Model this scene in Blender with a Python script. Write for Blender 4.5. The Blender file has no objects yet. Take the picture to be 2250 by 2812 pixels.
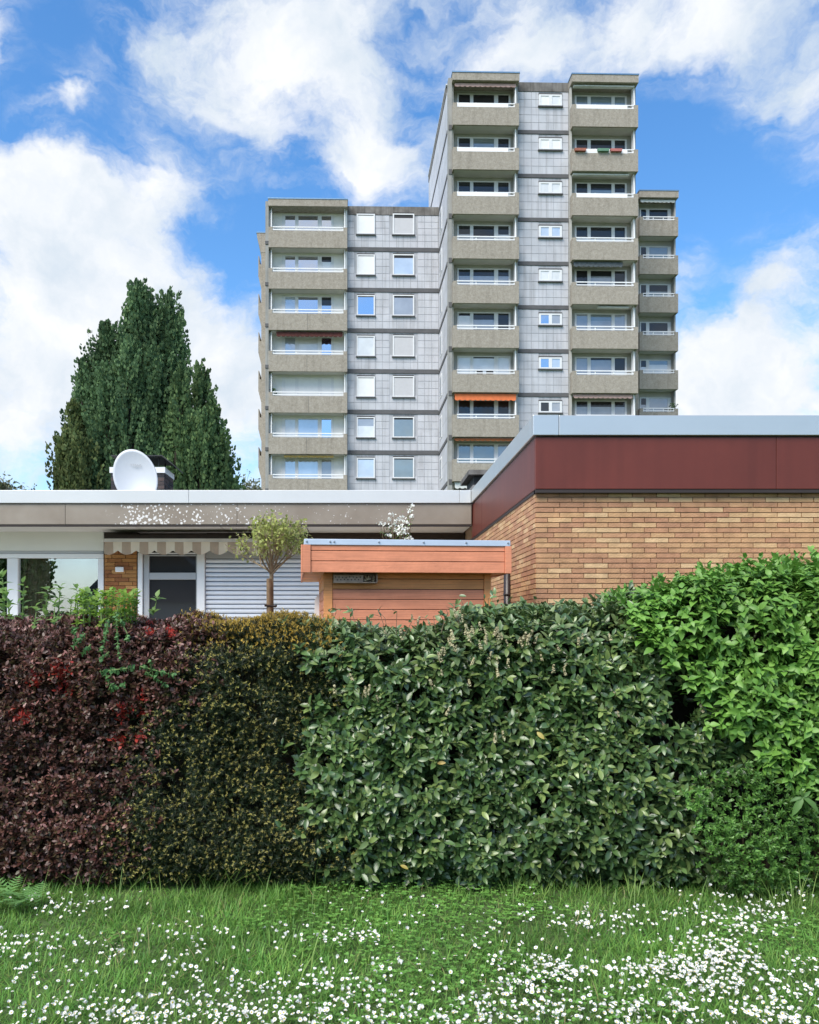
import bpy, math, random
import numpy as np
from mathutils import Vector, Matrix

random.seed(7)
RNG = np.random.default_rng(11)
SC = bpy.context.scene
COL = SC.collection
R = math.radians

# ------------------------------------------------------------------ camera
EYE = 1.6
FPX, PX0, PY0 = 2250.0, 985.0, 1720.0          # focal length and principal point in photo pixels (2250 x 2812)
cam = bpy.data.cameras.new('camera')
cam.sensor_fit = 'VERTICAL'
cam.sensor_height = 36.0
cam.sensor_width = 36.0
cam.lens = 36.0 * FPX / 2812.0
cam.shift_x = (1125.0 - PX0) / 2812.0
cam.shift_y = (PY0 - 1406.0) / 2812.0
cam.clip_start = 0.05
cam.clip_end = 6000
camo = bpy.data.objects.new('camera', cam)
COL.objects.link(camo)
camo.location = (0, 0, EYE)
camo.rotation_euler = (R(90), 0, 0)
SC.camera = camo

# ------------------------------------------------------------------ world, sun, exposure
SUN_EL, SUN_AZ = R(50), R(-142)      # azimuth measured from +Y (view direction) clockwise: light from the left, a little from behind the camera
SKY_STRENGTH = 0.11
world = bpy.data.worlds.new('World')
SC.world = world
world.use_nodes = True
wn, wl = world.node_tree.nodes, world.node_tree.links
wn.clear()


def wnode(t, **kw):
    n = wn.new(t)
    for k, v in kw.items():
        setattr(n, k, v)
    return n


def wmath(op, a, b=None, clamp=False):
    n = wnode('ShaderNodeMath', operation=op, use_clamp=clamp)
    for i, v in enumerate((a, b)):
        if v is None:
            continue
        if isinstance(v, (int, float)):
            n.inputs[i].default_value = v
        else:
            wl.new(v, n.inputs[i])
    return n.outputs[0]


def build_sky():
    out = wnode('ShaderNodeOutputWorld')
    bg = wnode('ShaderNodeBackground')
    bg.inputs['Strength'].default_value = SKY_STRENGTH
    wl.new(bg.outputs[0], out.inputs[0])
    sky = wnode('ShaderNodeTexSky', sky_type='NISHITA')
    sky.sun_disc = False
    sky.sun_elevation = SUN_EL
    sky.sun_rotation = SUN_AZ
    sky.air_density = 1.0
    sky.dust_density = 0.4
    sky.ozone_density = 2.5
    hs = wnode('ShaderNodeHueSaturation')
    hs.inputs['Saturation'].default_value = 1.25
    hs.inputs['Value'].default_value = 1.45
    wl.new(sky.outputs[0], hs.inputs['Color'])
    tc = wnode('ShaderNodeTexCoord')
    d = tc.outputs['Generated']
    # ragged edges: warp the direction
    wnz = wnode('ShaderNodeTexNoise')
    wnz.inputs['Scale'].default_value = 5.0
    wnz.inputs['Detail'].default_value = 6.0
    wnz.inputs['Roughness'].default_value = 0.6
    wl.new(d, wnz.inputs['Vector'])
    sub = wnode('ShaderNodeVectorMath', operation='SUBTRACT')
    wl.new(wnz.outputs['Color'], sub.inputs[0])
    sub.inputs[1].default_value = (0.5, 0.5, 0.5)
    scl = wnode('ShaderNodeVectorMath', operation='SCALE')
    wl.new(sub.outputs[0], scl.inputs[0])
    scl.inputs['Scale'].default_value = 0.16
    add = wnode('ShaderNodeVectorMath', operation='ADD')
    wl.new(d, add.inputs[0])
    wl.new(scl.outputs[0], add.inputs[1])
    dw = add.outputs[0]
    mp = wnode('ShaderNodeMapping')
    mp.inputs['Scale'].default_value = (1, 1, 1.9)
    mp.inputs['Rotation'].default_value = (0, R(12), 0)
    wl.new(dw, mp.inputs['Vector'])
    fb = wnode('ShaderNodeTexNoise')
    fb.inputs['Scale'].default_value = 4.2
    fb.inputs['Detail'].default_value = 9.0
    fb.inputs['Roughness'].default_value = 0.63
    wl.new(mp.outputs[0], fb.inputs['Vector'])
    dens = fb.outputs['Fac']
    # cloud banks and blue gaps, each a region of the sky around a direction: (px, py, radius px, weight)
    lobes = [
        (760, 150, 420, .145), (480, 150, 230, .16), (1010, 280, 260, .10), (1120, 430, 170, .20), (900, 480, 140, .20), (760, 440, 120, .14), (1010, 460, 130, .18),
        (110, 600, 270, .24), (330, 780, 420, .28), (60, 1000, 420, .26), (560, 1060, 360, .26), (420, 560, 170, .10),
        (2080, 1010, 330, .30), (1960, 1150, 330, .22), (2100, 770, 150, .22), (1740, 90, 260, .24), (2230, 190, 200, .25), (2000, 60, 220, .20), (1500, 130, 200, .14), (1890, 705, 100, .20),
        (-20, 130, 150, .40), (205, 310, 95, .46), (1400, 40, 250, .10),
        (140, 130, 200, -.28), (60, 330, 150, -.22), (300, 400, 160, -.22), (520, 50, 90, -.16), (620, 510, 200, -.14), (660, 660, 140, -.16), (850, 440, 140, -.12),
        (1950, 520, 420, -.34), (1850, 330, 260, -.20), (1160, 330, 120, -.14), (1200, 100, 130, -.08), (2150, 880, 120, -.20), (1960, 860, 110, -.14),
    ]
    for px, py, r, w in lobes:
        c = Vector(((px - PX0) / FPX, 1.0, (PY0 - py) / FPX))
        L = c.length
        c.normalize()
        dist = wnode('ShaderNodeVectorMath', operation='DISTANCE')
        wl.new(dw, dist.inputs[0])
        dist.inputs[1].default_value = c
        mr = wnode('ShaderNodeMapRange', interpolation_type='SMOOTHSTEP')
        wl.new(dist.outputs['Value'], mr.inputs['Value'])
        mr.inputs['From Min'].default_value = r / FPX / L
        mr.inputs['From Max'].default_value = 0.0
        mr.inputs['To Min'].default_value = 0.0
        mr.inputs['To Max'].default_value = w
        dens = wmath('ADD', dens, mr.outputs[0])
    cov = wnode('ShaderNodeMapRange', interpolation_type='SMOOTHSTEP')
    wl.new(dens, cov.inputs['Value'])
    cov.inputs['From Min'].default_value = 0.45
    cov.inputs['From Max'].default_value = 0.70
    # thin streaky high cloud
    m3 = wnode('ShaderNodeMapping')
    m3.inputs['Rotation'].default_value = (0, R(-16), R(20))
    m3.inputs['Scale'].default_value = (2.6, 2.6, 8.0)
    wl.new(dw, m3.inputs['Vector'])
    n3 = wnode('ShaderNodeTexNoise')
    n3.inputs['Scale'].default_value = 2.4
    n3.inputs['Detail'].default_value = 8.0
    n3.inputs['Roughness'].default_value = 0.6
    wl.new(m3.outputs[0], n3.inputs['Vector'])
    th = wnode('ShaderNodeMapRange', interpolation_type='SMOOTHSTEP')
    wl.new(n3.outputs['Fac'], th.inputs['Value'])
    th.inputs['From Min'].default_value = 0.42
    th.inputs['From Max'].default_value = 0.74
    th.inputs['To Max'].default_value = 0.85
    # streaks thin out where the sky is clear
    wk = wnode('ShaderNodeMapRange', interpolation_type='SMOOTHSTEP')
    wl.new(dens, wk.inputs['Value'])
    wk.inputs['From Min'].default_value = 0.18
    wk.inputs['From Max'].default_value = 0.50
    tw = wmath('MULTIPLY', th.outputs[0], wk.outputs[0])
    inv = wmath('MULTIPLY', wmath('SUBTRACT', 1.0, cov.outputs[0]), wmath('SUBTRACT', 1.0, tw))
    cover = wmath('SUBTRACT', 1.0, inv)
    # cloud tone: thin parts blue-grey, billows white with grey undersides
    n2 = wnode('ShaderNodeTexNoise')
    n2.inputs['Scale'].default_value = 7.0
    n2.inputs['Detail'].default_value = 7.0
    n2.inputs['Roughness'].default_value = 0.55
    wl.new(dw, n2.inputs['Vector'])
    ramp = wnode('ShaderNodeValToRGB')
    K = 0.66 / SKY_STRENGTH
    ramp.color_ramp.elements[0].position = 0.36
    ramp.color_ramp.elements[0].color = (0.66, 0.75, 0.85, 1)
    ramp.color_ramp.elements[1].position = 0.60
    ramp.color_ramp.elements[1].color = (0.97, 0.98, 1.0, 1)
    wl.new(n2.outputs['Fac'], ramp.inputs['Fac'])
    sc2 = wnode('ShaderNodeVectorMath', operation='SCALE')
    wl.new(ramp.outputs['Color'], sc2.inputs[0])
    sc2.inputs['Scale'].default_value = K
    mix = wnode('ShaderNodeMix', data_type='RGBA')
    wl.new(cover, mix.inputs[0])
    wl.new(hs.outputs[0], mix.inputs[6])
    wl.new(sc2.outputs[0], mix.inputs[7])
    # pale air towards the horizon
    sx = wnode('ShaderNodeSeparateXYZ')
    wl.new(d, sx.inputs[0])
    hz = wnode('ShaderNodeMapRange', interpolation_type='SMOOTHSTEP')
    wl.new(sx.outputs['Z'], hz.inputs['Value'])
    hz.inputs['From Min'].default_value = 0.16
    hz.inputs['From Max'].default_value = -0.02
    hz.inputs['To Max'].default_value = 0.8
    mh = wnode('ShaderNodeMix', data_type='RGBA')
    wl.new(hz.outputs[0], mh.inputs[0])
    wl.new(mix.outputs[2], mh.inputs[6])
    mh.inputs[7].default_value = (0.70 * K, 0.80 * K, 0.90 * K, 1)
    wl.new(mh.outputs[2], bg.inputs['Color'])


build_sky()
sun = bpy.data.lights.new('sun', 'SUN')
sun.energy = 3.1
sun.angle = R(40)
sun.color = (1.0, 0.94, 0.84)
suno = bpy.data.objects.new('sun', sun)
COL.objects.link(suno)
sd = Vector((math.sin(SUN_AZ) * math.cos(SUN_EL), math.cos(SUN_AZ) * math.cos(SUN_EL), math.sin(SUN_EL)))
suno.rotation_euler = (-sd).to_track_quat('-Z', 'Y').to_euler()
suno.location = (-20, -20, 60)
SC.view_settings.view_transform = 'Standard'
SC.view_settings.look = 'None'
SC.view_settings.gamma = 1.0
SC.view_settings.exposure = 0.7
SC.view_settings.use_curve_mapping = False
SC.cycles.max_bounces = 8
SC.cycles.transparent_max_bounces = 8
SC.cycles.use_denoising = True

# ------------------------------------------------------------------ helpers


def W(px, py, Y):
    return Vector(((px - PX0) * Y / FPX, Y, EYE + (PY0 - py) * Y / FPX))


ORG = {}


def reg(o, org):
    ORG[o.name] = Vector(org)


def tag(o, label=None, cat=None, group=None, kind=None):
    if label:
        o['label'] = label
    if cat:
        o['category'] = cat
    if group:
        o['group'] = group
    if kind:
        o['kind'] = kind
    return o


def thing(name, label, cat, loc, rz=0.0, group=None):
    o = bpy.data.objects.new(name, None)
    o.empty_display_size = 0.1
    COL.objects.link(o)
    o.location = loc
    o.rotation_euler = (0, 0, rz)
    reg(o, loc if rz == 0 else (0, 0, 0))
    return tag(o, label, cat, group)


def link(name, mesh, parent=None, loc=None, mat=None):
    o = bpy.data.objects.new(name, mesh)
    COL.objects.link(o)
    if parent is not None:
        o.parent = parent
        reg(o, ORG.get(parent.name, (0, 0, 0)))
    else:
        reg(o, (0, 0, 0))
    if loc is not None:
        o.location = Vector(loc) - ORG[o.name]
    return o


class MB:
    def __init__(s):
        s.v, s.f, s.m = [], [], []

    def quad(s, a, b, c, d, m=0):
        i = len(s.v)
        s.v += [tuple(a), tuple(b), tuple(c), tuple(d)]
        s.f.append((i, i + 1, i + 2, i + 3))
        s.m.append(m)

    def poly(s, pts, m=0):
        i = len(s.v)
        s.v += [tuple(p) for p in pts]
        s.f.append(tuple(range(i, i + len(pts))))
        s.m.append(m)

    def box(s, x0, x1, y0, y1, z0, z1, m=0):
        if x0 > x1:
            x0, x1 = x1, x0
        if y0 > y1:
            y0, y1 = y1, y0
        if z0 > z1:
            z0, z1 = z1, z0
        i = len(s.v)
        s.v += [(x0, y0, z0), (x1, y0, z0), (x1, y1, z0), (x0, y1, z0), (x0, y0, z1), (x1, y0, z1), (x1, y1, z1), (x0, y1, z1)]
        for q in ((0, 3, 2, 1), (4, 5, 6, 7), (0, 1, 5, 4), (1, 2, 6, 5), (2, 3, 7, 6), (3, 0, 4, 7)):
            s.f.append(tuple(i + k for k in q))
            s.m.append(m)
        return s

    def prism(s, pts, y0, y1, m=0):
        """pts: (x, z) outline, counter-clockwise seen from -Y; extruded from y0 (near) to y1"""
        n = len(pts)
        i = len(s.v)
        s.v += [(x, y0, z) for x, z in pts] + [(x, y1, z) for x, z in pts]
        s.f.append(tuple(i + k for k in range(n)))
        s.m.append(m)
        s.f.append(tuple(i + n + k for k in reversed(range(n))))
        s.m.append(m)
        for k in range(n):
            k2 = (k + 1) % n
            s.f.append((i + k2, i + k, i + n + k, i + n + k2))
            s.m.append(m)
        return s

    def tube(s, p0, p1, r0, r1, n=7, m=0, cap=True):
        p0, p1 = Vector(p0), Vector(p1)
        a = (p1 - p0)
        if a.length < 1e-6:
            return s
        a.normalize()
        u = a.orthogonal().normalized()
        w = a.cross(u)
        i = len(s.v)
        for p, r in ((p0, r0), (p1, r1)):
            for k in range(n):
                t = 2 * math.pi * k / n
                q = p + (u * math.cos(t) + w * math.sin(t)) * r
                s.v.append(tuple(q))
        for k in range(n):
            k2 = (k + 1) % n
            s.f.append((i + k, i + k2, i + n + k2, i + n + k))
            s.m.append(m)
        if cap:
            s.f.append(tuple(i + k for k in reversed(range(n))))
            s.m.append(m)
            s.f.append(tuple(i + n + k for k in range(n)))
            s.m.append(m)
        return s

    def mesh(s, name, mats, org=(0, 0, 0), smooth=False):
        me = bpy.data.meshes.new(name)
        ox, oy, oz = org
        me.from_pydata([(x - ox, y - oy, z - oz) for x, y, z in s.v], [], s.f)
        if not isinstance(mats, (list, tuple)):
            mats = [mats]
        for mt in mats:
            me.materials.append(mt)
        if len(mats) > 1:
            me.polygons.foreach_set('material_index', s.m)
        if smooth:
            me.polygons.foreach_set('use_smooth', [True] * len(s.f))
        me.update()
        return me

    def build(s, name, mats, parent=None, smooth=False, bevel=0.0):
        org = ORG[parent.name] if parent is not None else (0, 0, 0)
        o = link(name, s.mesh(name, mats, org, smooth), parent)
        if bevel:
            b = o.modifiers.new('bevel', 'BEVEL')
            b.width = bevel
            b.segments = 2
            b.limit_method = 'ANGLE'
        return o


def fast_mesh(name, V, F, mat, org=(0, 0, 0), smooth=False):
    """V (n,3) floats, F (m,k) ints, all faces the same size"""
    V = np.asarray(V, dtype=np.float32) - np.asarray(org, dtype=np.float32)
    F = np.asarray(F, dtype=np.int32)
    m, k = F.shape
    me = bpy.data.meshes.new(name)
    me.vertices.add(len(V))
    me.vertices.foreach_set('co', V.ravel())
    me.loops.add(m * k)
    me.loops.foreach_set('vertex_index', F.ravel())
    me.polygons.add(m)
    me.polygons.foreach_set('loop_start', np.arange(0, m * k, k, dtype=np.int32))
    me.polygons.foreach_set('loop_total', np.full(m, k, dtype=np.int32))
    if smooth:
        me.polygons.foreach_set('use_smooth', np.ones(m, dtype=bool))
    me.materials.append(mat)
    me.update(calc_edges=True)
    return me


# ------------------------------------------------------------------ materials
def mat_base(name):
    m = bpy.data.materials.new(name)
    m.use_nodes = True
    nt = m.node_tree
    b = nt.nodes['Principled BSDF']
    return m, nt, b


def rgb(c):
    return (c[0], c[1], c[2], 1.0)


def mat(name, col, rough=0.7, metal=0.0, var=0.12, scale=6.0, bump=0.0, bscale=40.0, spec=0.5, streak=0.0, coords='Object', rand=0.0, grain=0.0):
    """painted / plain surface: mottled colour, optional vertical streaks of dirt, optional fine relief"""
    m, nt, b = mat_base(name)
    n, l = nt.nodes, nt.links
    tc = n.new('ShaderNodeTexCoord')
    b.inputs['Roughness'].default_value = rough
    b.inputs['Metallic'].default_value = metal
    b.inputs['Specular IOR Level'].default_value = spec
    nz = n.new('ShaderNodeTexNoise')
    nz.inputs['Scale'].default_value = scale
    nz.inputs['Detail'].default_value = 6
    nz.inputs['Roughness'].default_value = 0.6
    l.new(tc.outputs[coords], nz.inputs['Vector'])
    ramp = n.new('ShaderNodeValToRGB')
    ramp.color_ramp.elements[0].position = 0.3
    ramp.color_ramp.elements[1].position = 0.7
    ramp.color_ramp.elements[0].color = rgb([x * (1 - var) for x in col])
    ramp.color_ramp.elements[1].color = rgb([min(1, x * (1 + var)) for x in col])
    l.new(nz.outputs['Fac'], ramp.inputs['Fac'])
    c = ramp.outputs['Color']
    if streak:
        mp = n.new('ShaderNodeMapping')
        mp.inputs['Scale'].default_value = (2.2, 2.2, 0.12)
        l.new(tc.outputs[coords], mp.inputs['Vector'])
        n2 = n.new('ShaderNodeTexNoise')
        n2.inputs['Scale'].default_value = 3.0
        n2.inputs['Detail'].default_value = 5
        l.new(mp.outputs[0], n2.inputs['Vector'])
        mr = n.new('ShaderNodeMapRange')
        mr.inputs['From Min'].default_value = 0.45
        mr.inputs['From Max'].default_value = 0.75
        mr.inputs['To Max'].default_value = streak
        l.new(n2.outputs['Fac'], mr.inputs['Value'])
        mx = n.new('ShaderNodeMix')
        mx.data_type = 'RGBA'
        mx.blend_type = 'MULTIPLY'
        l.new(mr.outputs[0], mx.inputs[0])
        l.new(c, mx.inputs[6])
        mx.inputs[7].default_value = (0.45, 0.43, 0.4, 1)
        c = mx.outputs[2]
    if grain:
        mg = n.new('ShaderNodeMapping')
        mg.inputs['Scale'].default_value = (2.0, 2.0, 70.0)
        l.new(tc.outputs[coords], mg.inputs['Vector'])
        ng = n.new('ShaderNodeTexNoise')
        ng.inputs['Scale'].default_value = 1.5
        ng.inputs['Detail'].default_value = 7
        l.new(mg.outputs[0], ng.inputs['Vector'])
        rg = n.new('ShaderNodeMapRange')
        rg.inputs['From Min'].default_value = 0.3
        rg.inputs['From Max'].default_value = 0.7
        rg.inputs['To Min'].default_value = 1 - grain
        rg.inputs['To Max'].default_value = 1 + grain
        l.new(ng.outputs['Fac'], rg.inputs['Value'])
        hg = n.new('ShaderNodeHueSaturation')
        l.new(rg.outputs[0], hg.inputs['Value'])
        l.new(c, hg.inputs['Color'])
        c = hg.outputs[0]
    if rand:
        oi = n.new('ShaderNodeObjectInfo')
        hv = n.new('ShaderNodeHueSaturation')
        mr2 = n.new('ShaderNodeMapRange')
        mr2.inputs['To Min'].default_value = 1 - rand
        mr2.inputs['To Max'].default_value = 1 + rand
        l.new(oi.outputs['Random'], mr2.inputs['Value'])
        l.new(mr2.outputs[0], hv.inputs['Value'])
        l.new(c, hv.inputs['Color'])
        c = hv.outputs[0]
    l.new(c, b.inputs['Base Color'])
    if bump:
        n3 = n.new('ShaderNodeTexNoise')
        n3.inputs['Scale'].default_value = bscale
        n3.inputs['Detail'].default_value = 4
        l.new(tc.outputs[coords], n3.inputs['Vector'])
        bp = n.new('ShaderNodeBump')
        bp.inputs['Strength'].default_value = bump
        bp.inputs['Distance'].default_value = 0.02
        l.new(n3.outputs['Fac'], bp.inputs['Height'])
        l.new(bp.outputs[0], b.inputs['Normal'])
    return m


def island_rand(nt):
    n, l = nt.nodes, nt.links
    oi = n.new('ShaderNodeObjectInfo')
    ge = n.new('ShaderNodeNewGeometry')
    ad = n.new('ShaderNodeMath')
    ad.operation = 'ADD'
    l.new(oi.outputs['Random'], ad.inputs[0])
    l.new(ge.outputs['Random Per Island'], ad.inputs[1])
    fr = n.new('ShaderNodeMath')
    fr.operation = 'FRACT'
    l.new(ad.outputs[0], fr.inputs[0])
    return fr.outputs[0]


def mat_pieces(name, cols, rough=0.8, bump=0.3, bscale=30.0, var=0.12, spec=0.3, nscale=14.0):
    """every piece (object or loose island) takes one colour of the list"""
    m, nt, b = mat_base(name)
    n, l = nt.nodes, nt.links
    rnd = island_rand(nt)
    ramp = n.new('ShaderNodeValToRGB')
    ramp.color_ramp.interpolation = 'CONSTANT'
    els = ramp.color_ramp.elements
    k = len(cols)
    els[0].color = rgb(cols[0])
    els[1].position = 1.0 / k
    els[1].color = rgb(cols[1])
    for i in range(2, k):
        e = els.new(i / k)
        e.color = rgb(cols[i])
    l.new(rnd, ramp.inputs['Fac'])
    tc = n.new('ShaderNodeTexCoord')
    ge = n.new('ShaderNodeNewGeometry')
    nz = n.new('ShaderNodeTexNoise')
    nz.inputs['Scale'].default_value = nscale
    nz.inputs['Detail'].default_value = 6
    l.new(ge.outputs['Position'], nz.inputs['Vector'])
    mr = n.new('ShaderNodeMapRange')
    mr.inputs['From Min'].default_value = 0.3
    mr.inputs['From Max'].default_value = 0.7
    mr.inputs['To Min'].default_value = 1 - var
    mr.inputs['To Max'].default_value = 1 + var
    l.new(nz.outputs['Fac'], mr.inputs['Value'])
    hv = n.new('ShaderNodeHueSaturation')
    l.new(ramp.outputs['Color'], hv.inputs['Color'])
    l.new(mr.outputs[0], hv.inputs['Value'])
    l.new(hv.outputs[0], b.inputs['Base Color'])
    b.inputs['Roughness'].default_value = rough
    b.inputs['Specular IOR Level'].default_value = spec
    if bump:
        n3 = n.new('ShaderNodeTexNoise')
        n3.inputs['Scale'].default_value = bscale
        l.new(ge.outputs['Position'], n3.inputs['Vector'])
        bp = n.new('ShaderNodeBump')
        bp.inputs['Strength'].default_value = bump
        bp.inputs['Distance'].default_value = 0.01
        l.new(n3.outputs['Fac'], bp.inputs['Height'])
        l.new(bp.outputs[0], b.inputs['Normal'])
    return m


def mat_leaf(name, cols, rough=0.45, transl=0.25, spec=0.5, tint=(1, 1, 1), patch=0.25, pscale=2.5):
    m, nt, b = mat_base(name)
    n, l = nt.nodes, nt.links
    rnd = island_rand(nt)
    ramp = n.new('ShaderNodeValToRGB')
    els = ramp.color_ramp.elements
    k = len(cols)
    els[0].color = rgb(cols[0])
    els[1].position = 1.0
    els[1].color = rgb(cols[-1])
    for i in range(1, k - 1):
        e = els.new(i / (k - 1))
        e.color = rgb(cols[i])
    l.new(rnd, ramp.inputs['Fac'])
    ge = n.new('ShaderNodeNewGeometry')
    nz = n.new('ShaderNodeTexNoise')
    nz.inputs['Scale'].default_value = pscale
    nz.inputs['Detail'].default_value = 3
    l.new(ge.outputs['Position'], nz.inputs['Vector'])
    mr = n.new('ShaderNodeMapRange')
    mr.inputs['From Min'].default_value = 0.3
    mr.inputs['From Max'].default_value = 0.7
    mr.inputs['To Min'].default_value = 1 - patch
    mr.inputs['To Max'].default_value = 1 + patch
    l.new(nz.outputs['Fac'], mr.inputs['Value'])
    hv = n.new('ShaderNodeHueSaturation')
    l.new(ramp.outputs['Color'], hv.inputs['Color'])
    l.new(mr.outputs[0], hv.inputs['Value'])
    l.new(hv.outputs[0], b.inputs['Base Color'])
    b.inputs['Roughness'].default_value = rough
    b.inputs['Specular IOR Level'].default_value = spec
    if transl:
        tr = n.new('ShaderNodeBsdfTranslucent')
        l.new(hv.outputs[0], tr.inputs['Color'])
        mx = n.new('ShaderNodeMixShader')
        mx.inputs[0].default_value = transl
        l.new(b.outputs[0], mx.inputs[1])
        l.new(tr.outputs[0], mx.inputs[2])
        l.new(mx.outputs[0], n['Material Output'].inputs['Surface'])
    return m


def mat_glass(name, behind, refl=0.35, rough=0.02, var=0.1):
    """window pane: what hangs behind it seen through, the sky mirrored in front"""
    m, nt, b = mat_base(name)
    n, l = nt.nodes, nt.links
    tc = n.new('ShaderNodeTexCoord')
    nz = n.new('ShaderNodeTexNoise')
    nz.inputs['Scale'].default_value = 1.2
    l.new(tc.outputs['Object'], nz.inputs['Vector'])
    ramp = n.new('ShaderNodeValToRGB')
    ramp.color_ramp.elements[0].position = 0.35
    ramp.color_ramp.elements[1].position = 0.65
    ramp.color_ramp.elements[0].color = rgb([x * (1 - var) for x in behind])
    ramp.color_ramp.elements[1].color = rgb([min(1, x * (1 + var)) for x in behind])
    l.new(nz.outputs['Fac'], ramp.inputs['Fac'])
    l.new(ramp.outputs['Color'], b.inputs['Base Color'])
    b.inputs['Roughness'].default_value = 0.8
    gl = n.new('ShaderNodeBsdfGlossy')
    gl.inputs['Roughness'].default_value = rough
    gl.inputs['Color'].default_value = (0.92, 0.95, 1, 1)
    mx = n.new('ShaderNodeMixShader')
    mx.inputs[0].default_value = refl
    l.new(b.outputs[0], mx.inputs[1])
    l.new(gl.outputs[0], mx.inputs[2])
    l.new(mx.outputs[0], n['Material Output'].inputs['Surface'])
    return m


M = {}
M['concrete'] = mat('concrete', (0.30, 0.30, 0.285), 0.9, var=0.15, scale=1.2, bump=0.2, bscale=20, streak=0.5)
M['coping'] = mat('stained_concrete', (0.17, 0.16, 0.15), 0.9, var=0.4, scale=1.5, bump=0.2, streak=0.8)
M['band'] = mat('dark_band', (0.10, 0.10, 0.105), 0.85, var=0.15, scale=2)
M['tile'] = mat_pieces('facade_tile', [(.49, .50, .535), (.505, .515, .55), (.48, .49, .525), (.50, .505, .54)], 0.7, bump=0.05, var=0.10, nscale=0.9)
# rain streaks running down the tiles
_nt = M['tile'].node_tree
_b = _nt.nodes['Principled BSDF']
_src = _b.inputs['Base Color'].links[0].from_socket
_ge = _nt.nodes.new('ShaderNodeNewGeometry')
_mp = _nt.nodes.new('ShaderNodeMapping')
_mp.inputs['Scale'].default_value = (3.2, 3.2, 0.22)
_nt.links.new(_ge.outputs['Position'], _mp.inputs['Vector'])
_nz = _nt.nodes.new('ShaderNodeTexNoise')
_nz.inputs['Scale'].default_value = 1.3
_nz.inputs['Detail'].default_value = 6
_nt.links.new(_mp.outputs[0], _nz.inputs['Vector'])
_mr = _nt.nodes.new('ShaderNodeMapRange')
_mr.inputs['From Min'].default_value = 0.5
_mr.inputs['From Max'].default_value = 0.75
_mr.inputs['To Max'].default_value = 0.55
_nt.links.new(_nz.outputs['Fac'], _mr.inputs['Value'])
_mx = _nt.nodes.new('ShaderNodeMix')
_mx.data_type = 'RGBA'
_mx.blend_type = 'MULTIPLY'
_nt.links.new(_mr.outputs[0], _mx.inputs[0])
_nt.links.new(_src, _mx.inputs[6])
_mx.inputs[7].default_value = (0.55, 0.54, 0.52, 1)
_nt.links.new(_mx.outputs[2], _b.inputs['Base Color'])
M['joint'] = mat('tile_joint', (0.42, 0.43, 0.46), 0.9, var=0.12, scale=0.8, streak=0.6)
M['loggia'] = mat('loggia_concrete', (0.42, 0.41, 0.38), 0.9, var=0.12, scale=1.5)
M['white_wall'] = mat('white_render', (0.80, 0.80, 0.77), 0.8, var=0.05, scale=1.5)
M['white'] = mat('white_paint', (0.82, 0.82, 0.82), 0.45, var=0.03, scale=3)
M['roof_edge'] = mat('roof_edge_metal', (0.20, 0.32, 0.45), 0.4, metal=0.6, var=0.1)
M['dark'] = mat('dark_slot', (0.02, 0.02, 0.022), 0.7, var=0.1)


def aggregate():
    m, nt, b = mat_base('exposed_aggregate')
    n, l = nt.nodes, nt.links
    tc = n.new('ShaderNodeTexCoord')
    v = n.new('ShaderNodeTexVoronoi')
    v.inputs['Scale'].default_value = 16
    l.new(tc.outputs['Object'], v.inputs['Vector'])
    nz = n.new('ShaderNodeTexNoise')
    nz.inputs['Scale'].default_value = 5
    nz.inputs['Detail'].default_value = 8
    nz.inputs['Roughness'].default_value = 0.75
    l.new(tc.outputs['Object'], nz.inputs['Vector'])
    r1 = n.new('ShaderNodeValToRGB')
    r1.color_ramp.elements[0].position = 0.34
    r1.color_ramp.elements[1].position = 0.66
    r1.color_ramp.elements[0].color = (0.285, 0.236, 0.165, 1)
    r1.color_ramp.elements[1].color = (0.385, 0.33, 0.25, 1)
    l.new(nz.outputs['Fac'], r1.inputs['Fac'])
    mx = n.new('ShaderNodeMix')
    mx.data_type = 'RGBA'
    mx.blend_type = 'OVERLAY'
    mx.inputs[0].default_value = 0.14
    l.new(r1.outputs['Color'], mx.inputs[6])
    bw = n.new('ShaderNodeRGBToBW')
    l.new(v.outputs['Color'], bw.inputs[0])
    l.new(bw.outputs[0], mx.inputs[7])
    # damp streaks running down from the top edge
    mp = n.new('ShaderNodeMapping')
    mp.inputs['Scale'].default_value = (2.5, 2.5, 0.25)
    l.new(tc.outputs['Object'], mp.inputs['Vector'])
    n2 = n.new('ShaderNodeTexNoise')
    n2.inputs['Scale'].default_value = 1.6
    n2.inputs['Detail'].default_value = 5
    l.new(mp.outputs[0], n2.inputs['Vector'])
    mr = n.new('ShaderNodeMapRange')
    mr.inputs['From Min'].default_value = 0.5
    mr.inputs['From Max'].default_value = 0.78
    mr.inputs['To Max'].default_value = 0.4
    l.new(n2.outputs['Fac'], mr.inputs['Value'])
    m2 = n.new('ShaderNodeMix')
    m2.data_type = 'RGBA'
    m2.blend_type = 'MULTIPLY'
    l.new(mr.outputs[0], m2.inputs[0])
    hs = n.new('ShaderNodeHueSaturation')
    hs.inputs['Saturation'].default_value = 0.64
    l.new(mx.outputs[2], hs.inputs['Color'])
    l.new(hs.outputs[0], m2.inputs[6])
    m2.inputs[7].default_value = (0.5, 0.48, 0.46, 1)
    l.new(m2.outputs[2], b.inputs['Base Color'])
    b.inputs['Roughness'].default_value = 0.95
    b.inputs['Specular IOR Level'].default_value = 0.2
    bp = n.new('ShaderNodeBump')
    bp.inputs['Strength'].default_value = 0.5
    bp.inputs['Distance'].default_value = 0.03
    l.new(nz.outputs['Fac'], bp.inputs['Height'])
    l.new(bp.outputs[0], b.inputs['Normal'])
    return m


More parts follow.
